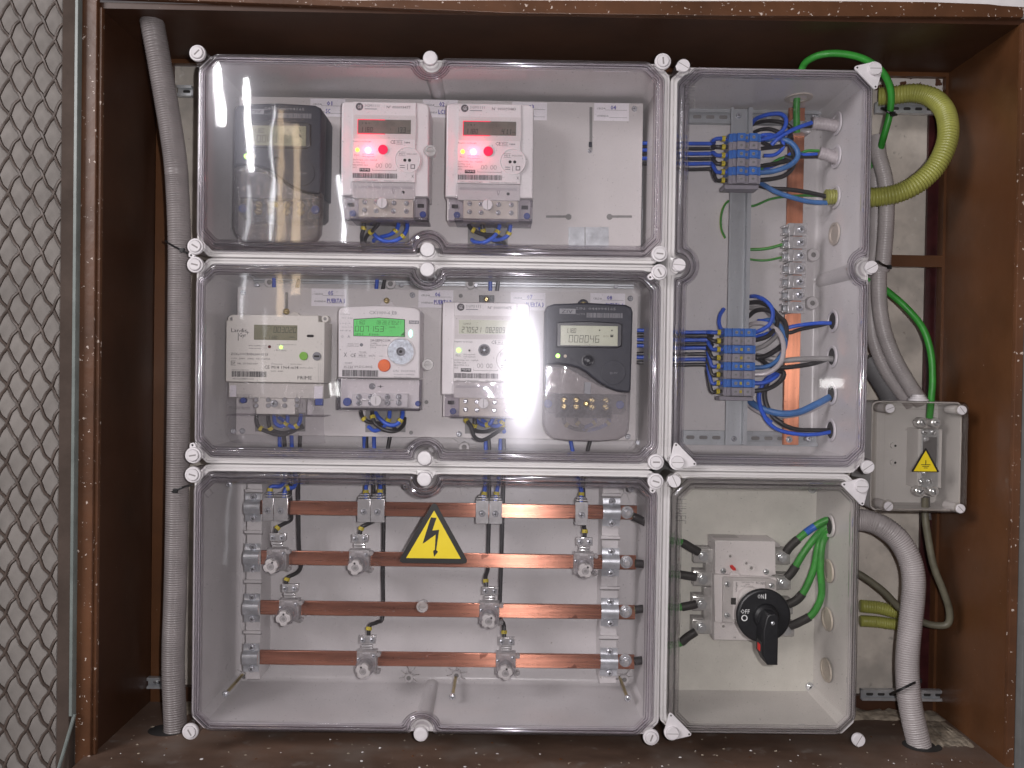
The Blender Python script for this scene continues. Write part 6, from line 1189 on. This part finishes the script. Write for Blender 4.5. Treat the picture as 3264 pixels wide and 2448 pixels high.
conduit(Q(r3, [(1330, 1100, 106), (1385, 1100, 104), (1500, 1080, 98), (1610, 1030, 92), (1710, 940, 90), (1770, 830, 92), (1790, 730, 100), (1770, 620, 120), (1700, 545, 140), (1600, 520, 155), (1500, 530, 165), (1400, 540, 175)]), 14.6, 'conduit_yellow', 'yellow green conduit bent in a wide hook beside the terminal box', pitch=4.2, depth=0.12)
conduit(Q(r3, [(1105, 1100, 108), (1150, 1098, 108), (1215, 1100, 106)]), 11.6, 'conduit_yellow', 'yellow conduit stub inside the terminal box with two cables', pitch=4.2, depth=0.14)
conduit(Q(r3, [(1032, 688, 112), (1090, 690, 110), (1150, 700, 108), (1215, 720, 106)]), 9.6, 'conduit_pale', 'upper short grey conduit end inside the terminal box', pitch=4.0, depth=0.10)
conduit(Q(r3, [(1072, 852, 112), (1120, 865, 110), (1170, 885, 108), (1225, 900, 106)]), 9.2, 'conduit_pale', 'second short grey conduit end inside the terminal box', pitch=4.0, depth=0.10)
conduit(Q(r3, [(1395, 760, 125), (1400, 860, 122), (1432, 980, 118), (1445, 1100, 118), (1440, 1300, 118), (1420, 1500, 118)])+Q(r6, [(1335, 100, 118), (1335, 300, 118), (1362, 480, 120), (1425, 650, 122), (1510, 800, 126), (1590, 920, 132)]), 11.6, 'conduit_grey', 'grey conduit going down behind the small earth box, outer of two', pitch=3.4)
conduit(Q(r3, [(1370, 840, 145), (1385, 1000, 145), (1385, 1300, 145)])+Q(r6, [(1295, 100, 142), (1290, 400, 140), (1310, 560, 140), (1370, 710, 142), (1450, 830, 145), (1530, 930, 148)]), 10.8, 'conduit_grey', 'grey conduit going down behind the small earth box, inner of two', pitch=3.4)
conduit(Q(r6, [(1270, 640, 165), (1310, 720, 165), (1380, 830, 165), (1440, 960, 168)]), 17, 'conduit_dark', 'dark thick conduit end between the terminal box and the earth box', pitch=6, depth=0.02)
conduit(Q(r9, [(1150, 800, 208), (1250, 810, 205), (1330, 830, 200), (1400, 840, 195)]), 10.5, 'conduit_yellow', 'upper of two yellow conduits leaving the broken plaster', pitch=3.8, depth=0.12)
conduit(Q(r9, [(1150, 880, 208), (1240, 885, 206), (1310, 895, 204), (1380, 900, 200)]), 9.5, 'conduit_yellow', 'lower of two yellow conduits leaving the broken plaster', pitch=3.8, depth=0.12)
# green earth cable and friends
cable(GRN, Q(r3, [(945, 740, 118), (943, 640, 110), (945, 560, 104), (955, 470, 100), (975, 380, 92), (1010, 335, 78), (1090, 303, 64), (1200, 300, 58), (1320, 330, 56), (1420, 400, 60), (1468, 500, 70), (1465, 620, 84), (1430, 760, 100), (1390, 880, 130), (1300, 1000, 150), (1260, 1200, 150)])+Q(r6, [(1240, 140, 140), (1300, 180, 135), (1380, 240, 118), (1500, 345, 102), (1600, 470, 98), (1648, 620, 96), (1658, 780, 96), (1650, 900, 98), (1640, 1010, 104)]), 4.9, 'thick green earth cable arching over the terminal box down to the small earth box', None, seg=14)
cable('olive_cable', Q(r9, [(1495, 230, 108), (1495, 330, 100), (1512, 450, 98), (1540, 590, 96), (1590, 720, 96), (1622, 820, 98), (1618, 890, 100), (1570, 905, 104), (1480, 885, 110), (1370, 820, 116), (1270, 720, 120), (1160, 640, 126), (1090, 610, 130)]), 5.2, 'dull olive cable hanging in a U below the small earth box', None, seg=12)
# switch outgoing cables
for pts, lab, slv in (([(758, 515, 104), (780, 485, 102), (840, 430, 100), (900, 385, 100), (960, 350, 96), (1030, 330, 90)], 'topmost green cable from the switch, wrapped with blue tape', ((0.0, 0.32, 'shrink_black', 1.2), (0.46, 0.64, 'blue_tape', 1.08))),
                      ([(762, 652, 104), (795, 612, 102), (850, 520, 98), (910, 440, 98), (970, 380, 100), (1030, 345, 90)], 'second green cable from the switch', ((0.0, 0.20, 'shrink_black', 1.2),)),
                      ([(768, 792, 104), (815, 768, 100), (860, 710, 96), (905, 600, 94), (930, 480, 94), (975, 400, 98), (1030, 360, 90)], 'third green cable from the switch', ((0.0, 0.19, 'shrink_black', 1.2),)),
                      ([(778, 906, 104), (830, 885, 98), (900, 840, 92), (945, 740, 88), (940, 600, 88), (950, 470, 90), (990, 400, 96), (1035, 370, 90)], 'lowest green cable from the switch in the widest curve', ((0.0, 0.18, 'shrink_black', 1.2),))):
    cable(GRN, Q(r9, pts), 5.2, lab, 'green cables leaving the switch to the right', (), sleeves=slv, seg=14)
# black cable ties
def tie(path, r, label, headat=0):
    b = MB(); p = [Vector(q) for q in path]
    b.tube(path, r, 'tie_black', 8); h = p[headat]; b.box(h.x-3, h.x+3, h.z-3, h.z+3, h.y-3, h.y+2, 'tie_black', 0.6)
    return solo(b, 'cable_tie', label, 'cable tie', 'black cable ties')
tie(Q(r1, [(1030, 1500, 66), (1080, 1532, 49), (1135, 1558, 49), (1165, 1575, 30)]), 1.5, 'cable tie from the left conduit to the upper meter box cap', 2)
tie(Q(r11, [(1110, 1600, 74), (1160, 1585, 57), (1215, 1560, 57), (1268, 1545, 34)]), 1.5, 'cable tie from the left conduit to the busbar box cap', 1)
tie(Q(r3, [(1425, 608, 90), (1450, 622, 72), (1480, 636, 78), (1500, 640, 88)]), 1.8, 'cable tie round the green cable at the perforated rail', 2)
tie(Q(r6, [(1325, 62, 60), (1360, 85, 90), (1395, 98, 106)]), 1.7, 'cable tie round the grey conduits beside the terminal box cap', 2)
tie(Q(r9, [(1320, 1262, 80), (1360, 1245, 52), (1420, 1215, 52), (1462, 1195, 66)]), 1.8, 'cable tie round the lower right grey conduit at the rail', 3)
# ================================================================ the switch
mat('switch_plate', (0.66, 0.645, 0.615), 0.4, var=0.03)
D_ = 92
mp = (lambda u, v, d: F0(u, v, d)); x0, z1 = r9(150, 172, 141); x1, z0 = r9(920, 1270, 141)
b = MB(); b.box(x0+2, x1, z0, z1, 141, 144, 'switch_plate', 0.5); pl3 = b.build('mounting_plate', sb)
for x, y in ((885, 1230), (898, 182)): xx, zz = r9(x, y, 139); put('screw_cross', 'screw', pl3, xx, zz, 141, 6.5, 0.7)
sw = thing('rotary_switch', 'white four-pole isolator switch with a big black ON OFF handle', 'switch', *zk(450, 1190, D_), 148)
b = MB(); g = lambda x, y, d=D_: zk(x, y, d)
b.prism([g(132, 140), (g(768, 152)), g(775, 500), g(700, 520), g(690, 1205), g(118, 1195), g(122, 510), g(132, 500)], D_, 147, 'switch_white', 1.2); bd = b.build('casing', sw)
b = MB(); b.prism([g(118, 500, D_-8), g(780, 540, D_-8), g(780, 760, D_-8), g(690, 1010, D_-8), g(130, 1005, D_-8)], D_-8, D_-0.5, 'switch_white', 0.8); b.build('mechanism_housing', sw)
b = MB(); b.prism([g(218, 530, D_-14), g(712, 545, D_-14), g(780, 575, D_-14), g(775, 1010, D_-14), g(212, 1010, D_-14)], D_-14, D_-8.4, 'switch_grey', 0.6); b.prism([g(325, 572, D_-15), g(660, 575, D_-15), g(655, 970, D_-15), g(318, 975, D_-15)], D_-15, D_-14.4, 'switch_white', 0.2); b.build('mechanism_cover', sw)
b = MB(); b.cyl(*g(500, 760, D_-22), 17, D_-24, D_-14.5, 'switch_white', 34, 1.5); b.cyl(*g(600, 900, 40), 4, 6, D_-20, 'galvanised', 12); b.build('shaft_hub', sw)
b = MB()
def stx(s, x, y, w, h, m='ink', rot=0, dd=D_-15.3):
    xx, zz = g(x, y, dd); kk = 1/(3.3175*2732/(1150+dd)); b.fit_text(s, xx, zz, w*kk, h*kk, dd, m, 'l', rot)
stx('telergon', 362, 688, 105, 20, 'ink', math.pi/2); stx('S5F-0250-T4', 412, 592, 125, 14); stx('250A', 448, 612, 50, 12); stx('Ue 415V AC-22', 402, 632, 132, 14); stx('AC', 562, 600, 38, 26); stx('NV|', 610, 610, 52, 32)
stx('N', 325, 1178, 22, 22, 'ink', 0, D_-0.4); 
for i in range(3): stx('~ = + .', 325, 1062+i*26, 75, 8, 'ink_soft', 0, D_-0.4)
a, c = g(298, 748, D_-15), g(350, 820, D_-15); b.box(a[0], c[0], a[1], c[1], D_-15.4, D_-14.9, 'hole_dark'); b.build('printing', bd, 0)
for x, y, s in ((220, 465, 4.2), (672, 475, 4.2), (262, 605, 4.2), (728, 620, 4.2), (258, 935, 4.2)):
    dd = D_-8 if y < 500 else D_-14; xx, zz = g(x, y, dd-1); put('screw_slot', 'screw', sw, xx, zz, dd, s, x)
for x, y, r_ in ((292, 310, 5.4), (462, 385, 5.0), (218, 1052, 5.6), (515, 435, 7.0)):
    xx, zz = g(x, y, D_-1); b = MB(); b.loft([(circle(xx, zz, r_, 24), D_), (circle(xx, zz, r_*0.94, 24), D_-1.6), (circle(xx, zz, r_*0.5, 24), D_-1.7), (circle(xx, zz, r_*0.4, 24), D_-0.5)], 'switch_white', False, True); b.cyl(xx, zz, r_*0.34, D_-0.8, D_-0.4, 'shade_grey', 12); b.build('moulded_ring', bd)
b = MB(); b.prism([g(292, 412, D_-6), g(320, 405, D_-6), g(350, 435, D_-6), g(355, 460, D_-6), g(325, 462, D_-6), g(300, 440, D_-6)], D_-6, D_-1, 'red_plastic', 0.8); b.prism([g(300, 470, D_-4), g(385, 490, D_-4), g(390, 520, D_-4), g(285, 515, D_-4)], D_-4, D_, 'switch_white', 0.5); b.build('red_pointer', sw)
for side, xs, ys_ in (('l', (320, 318, 312, 310), (538, 660, 792, 915)), ('r', (738, 742, 752, 760), (545, 680, 812, 930))):
    for x, y in zip(xs, ys_):
        xx, zz = r9(x, y, 104); s_ = 1 if side == 'l' else -1; b = MB()
        b.box(xx-13*s_, xx+20*s_, zz-10, zz+10, 108, 112, 'clamp_steel', 0.6); b.box(xx-12, xx+12, zz-12, zz+12, 112.2, 130, 'fuse_clear', 0.8); tm = b.build('terminal', sw); put('hex_bolt', 'bolt', tm, xx, zz, 108, 7.6, x*0.1)
        q = MB(); q.cyl(xx, zz, 9, 106.8, 108.2, 'clamp_steel', 24, 0.2); q.build('washer', tm)
for x, y in ((90, 430), (75, 690), (75, 930)): xx, zz = g(x, y, 110); b = MB(); b.box(xx-9, xx+9, zz-8, zz+8, 108, 125, 'fuse_clear', 1); b.build('barrier', sw)
b = MB(); x0, z1 = g(75, 78, 120); x1, z0 = g(700, 140, 120); b.prism([g(75, 80, 135), g(690, 95, 135), g(765, 152, 135), g(765, 180, 135), g(75, 180, 135)], 112, 146, 'switch_grey', 0.8); b.build('rear_housing', sw)
# handle in front of the lid
kx, kz = zk(640, 935, -2)
b = MB(); b.loft([(circle(kx, kz, 36.0, 56), 1.5), (circle(kx, kz, 36.3, 56), -3.5), (circle(kx, kz, 35.4, 56), -5.2), (circle(kx, kz, 33.5, 56), -5.8)], 'knob_black', False, True); b.loft([(circle(kx+2, kz, 17.5, 40), -5.6), (circle(kx+2, kz, 16.5, 40), -12), (circle(kx+2, kz, 13.5, 40), -15)], 'knob_black', False, True); hd = b.build('handle', sw)
ax, az = zk(588, 870, 0); bx_, bz_ = zk(700, 1362, 0)
b = MB(); b.prism([(ax, az), (ax+3, az+4), (bx_-3, az+4), (bx_, az), (bx_, bz_), (ax+2, bz_), (ax-4, bz_+12), (ax-4, bz_+46)], -38, -6, 'knob_black', 1.6); b.build('grip', hd)
xx, zz = zk(727, 1025, -38); put('screw_slot', 'screw', hd, bx_-7.5, zz+1, -38.2, 2.6, 2.2)
b = MB(); b.box(ax-5.0, ax-3.6, bz_+13, bz_+28, -30, -12, 'hole_dark'); b.box(ax-5.8, ax-4.6, bz_+15, bz_+24, -28, -18, 'red_plastic', 0.4); b.build('red_marker', hd)
b = MB(); dd = -6.05; kk = 1/(3.3175*2732/(1150+dd))
x, z = zk(578, 756, dd); b.fit_text('ON', x, z, 66*kk, 46*kk, dd, 'ink_white'); x, z = zk(664, 734, dd); b.box(x-0.5, x+0.7, z-3.6, z+3.6, dd, dd+0.1, 'ink_white'); x, z = zk(400, 915, dd); b.fit_text('OFF', x, z, 94*kk, 46*kk, dd, 'ink_white')
x, z = zk(441, 962, dd); oc = circle(x, z, 33*kk, 28); ic = circle(x, z, 23*kk, 28); i0 = len(b.v); b.v += [(p[0], dd, p[1]) for p in oc+ic]
for i in range(28): b.face((i0+i, i0+(i+1) % 28, i0+28+(i+1) % 28, i0+28+i), 'ink_white')
b.build('lettering', hd, 0)
# ================================================================ small earth box
de = 62
eb = thing('earth_box', 'small clear-lidded box at the far right with the earth symbol sticker', 'box', *z17(660, 1580, de), 150)
g = lambda x, y, d=de: z17(x, y, d)
x0, z1 = g(75, 112); x1, z0 = g(1245, 1575)
b = MB(); o = lambda i: rrect(x0+i, x1-i, z0+i, z1-i, 9-i*0.4, 5)
b.loft([(o(0.8), 152), (o(0.8), 84), (o(2.8), 84), (o(3.5), 148)], 'base_grey', True, True); b.build('base', eb)
b = MB(); b.loft([(o(0), 83.5), (o(0), 68), (o(1.5), 65), (o(5), 64.6), (o(6), 62.5), (o(8), 62), (o(10.5), 62.4), (o(11.5), 64.2)], 'lid_clear_warm', False, True); b.loft([(o(2.2), 83.5), (o(2.2), 69), (o(3.5), 67.2), (o(11.5), 66.4)][::-1], 'lid_clear_warm', True, False)
for cx_, cy_ in ((228, 210), (1158, 232), (210, 1472), (1138, 1502)):
    x, z = g(cx_, cy_); b.loft([(circle(x, z, 9.5, 24), 64), (circle(x, z, 8.6, 24), 61.5), (circle(x, z, 7.6, 24), 61.2), (circle(x, z, 7.0, 24), 66)], 'lid_clear_warm')
b.build('lid', eb)
for cx_, cy_, a in ((228, 210, 0.4), (1158, 232, -0.9), (210, 1472, 0.8), (1138, 1502, -0.8)):
    x, z = g(cx_, cy_); b = MB(); b.cyl(x, z, 6.6, 60.4, 100, 'cap_white', 26, 0.8); c_, s_ = math.cos(a), math.sin(a); b.prism([(x-c_*5.8-s_*0.4, z-s_*5.8+c_*0.4), (x-c_*5.8+s_*0.4, z-s_*5.8-c_*0.4), (x+c_*5.8+s_*0.4, z+s_*5.8-c_*0.4), (x+c_*5.8-s_*0.4, z+s_*5.8+c_*0.4)], 60.2, 60.5, 'slot_grey'); b.build('lid_screw', eb)
b = MB(); x, z = g(742, 112); b.loft([(circle(x, z, 1, 4), 100)], 'cap_white')
bb = MB(); n = 28
for r_, zz in ((14.5, z-1), (14, z+2), (11.5, z+2.4), (11, z+5), (9, z+5.4), (8.6, z+8), (5.2, z+8.4)):
    bb.v += [(x+r_*math.cos(2*math.pi*i/n), 96+r_*math.sin(2*math.pi*i/n), zz) for i in range(n)]
for k in range(6):
    for i in range(n): bb.face((k*n+i, k*n+(i+1) % n, (k+1)*n+(i+1) % n, (k+1)*n+i), 'cap_white')
bb.build('cable_gland', eb, 30)
lk = thing('earth_link', 'steel earth disconnect link with two pairs of screws inside the small box', 'terminal', *g(720, 1330, 110), 148)
b = MB(); a, c = g(545, 470, 118), g(880, 1230, 118); b.box(a[0]+3, c[0]-2, c[1], a[1], 112, 147, 'base_grey', 0.8); b.build('insulator', lk)
b = MB(); a, c = g(655, 460, 108), g(840, 1330, 108); b.box(a[0], c[0], g(0, 1215, 108)[1], g(0, 470, 108)[1], 107, 111, 'copper' if False else 'galvanised', 0.5); b.build('link_bar', lk)
b = MB(); a, c = g(665, 580, 105), g(825, 1000, 105); b.box(a[0], c[0], c[1], a[1], 104, 106.8, 'conduit_dark', 0.4); b.build('nameplate', lk)
for (ya, yb) in ((330, 455), (1225, 1335)):
    off = 0 if ya < 500 else -30
    for x_ in (645+off, 820+off): x, z = g(x_, (ya+yb)/2, 100); b = MB(); b.cyl(x, z, 7.6, 98, 112, 'clamp_steel', 22, 1.6); b.build('clamp', lk); put('screw_slot', 'screw', lk, x, z, 98, 5.0, x_)
for x_, y_ in ((682, 518), (797, 518), (645, 1150), (755, 1150)): x, z = g(x_, y_, 104); put('screw_slot', 'screw', lk, x, z, 107, 4.2, x_)
for x_, y_ in ((705, 605), (680, 1042)): x, z = g(x_, y_, 100); put('hex_bolt', 'bolt', lk, x, z, 104, 4.2)
cable('conduit_dark', Q(z17, [(700, 1350, 112), (700, 1420, 112), (705, 1500, 108), (712, 1590, 106), (720, 1650, 104)]), 5.0, 'short dark cable leaving the small earth box downwards')
for x_, y_ in ((292, 690), (290, 908)): x, z = g(x_, y_, 146); b = MB(); b.cyl(x-2, z, 5, 144, 147.6, 'base_grey', 18, 0.5); b.cyl(x, z, 1.8, 143.7, 144, 'hole_dark', 10); b.build('boss', eb)
def earth_glyph(b, d):
    x, z = z17(687, 935, 64); b.box(x-0.6, x+0.6, z, z+6.4, d, d+0.1, 'sign_black')
    for i, w_ in enumerate((6.6, 4.8, 2.8)): b.box(x-w_, x+w_, z-0.5-i*2.3, z+0.5-i*2.3, d, d+0.1, 'sign_black')
ta, tb_, tc_ = z17(695, 712, 64), z17(500, 1030, 64), z17(868, 1032, 64)
tri_sign(ta[0]-0.6, ta[1], tb_[1]+0.4, tc_[0]-tb_[0], 62.3+1.5, 'small yellow triangle with the earth symbol on the small box lid', 2.2, earth_glyph)
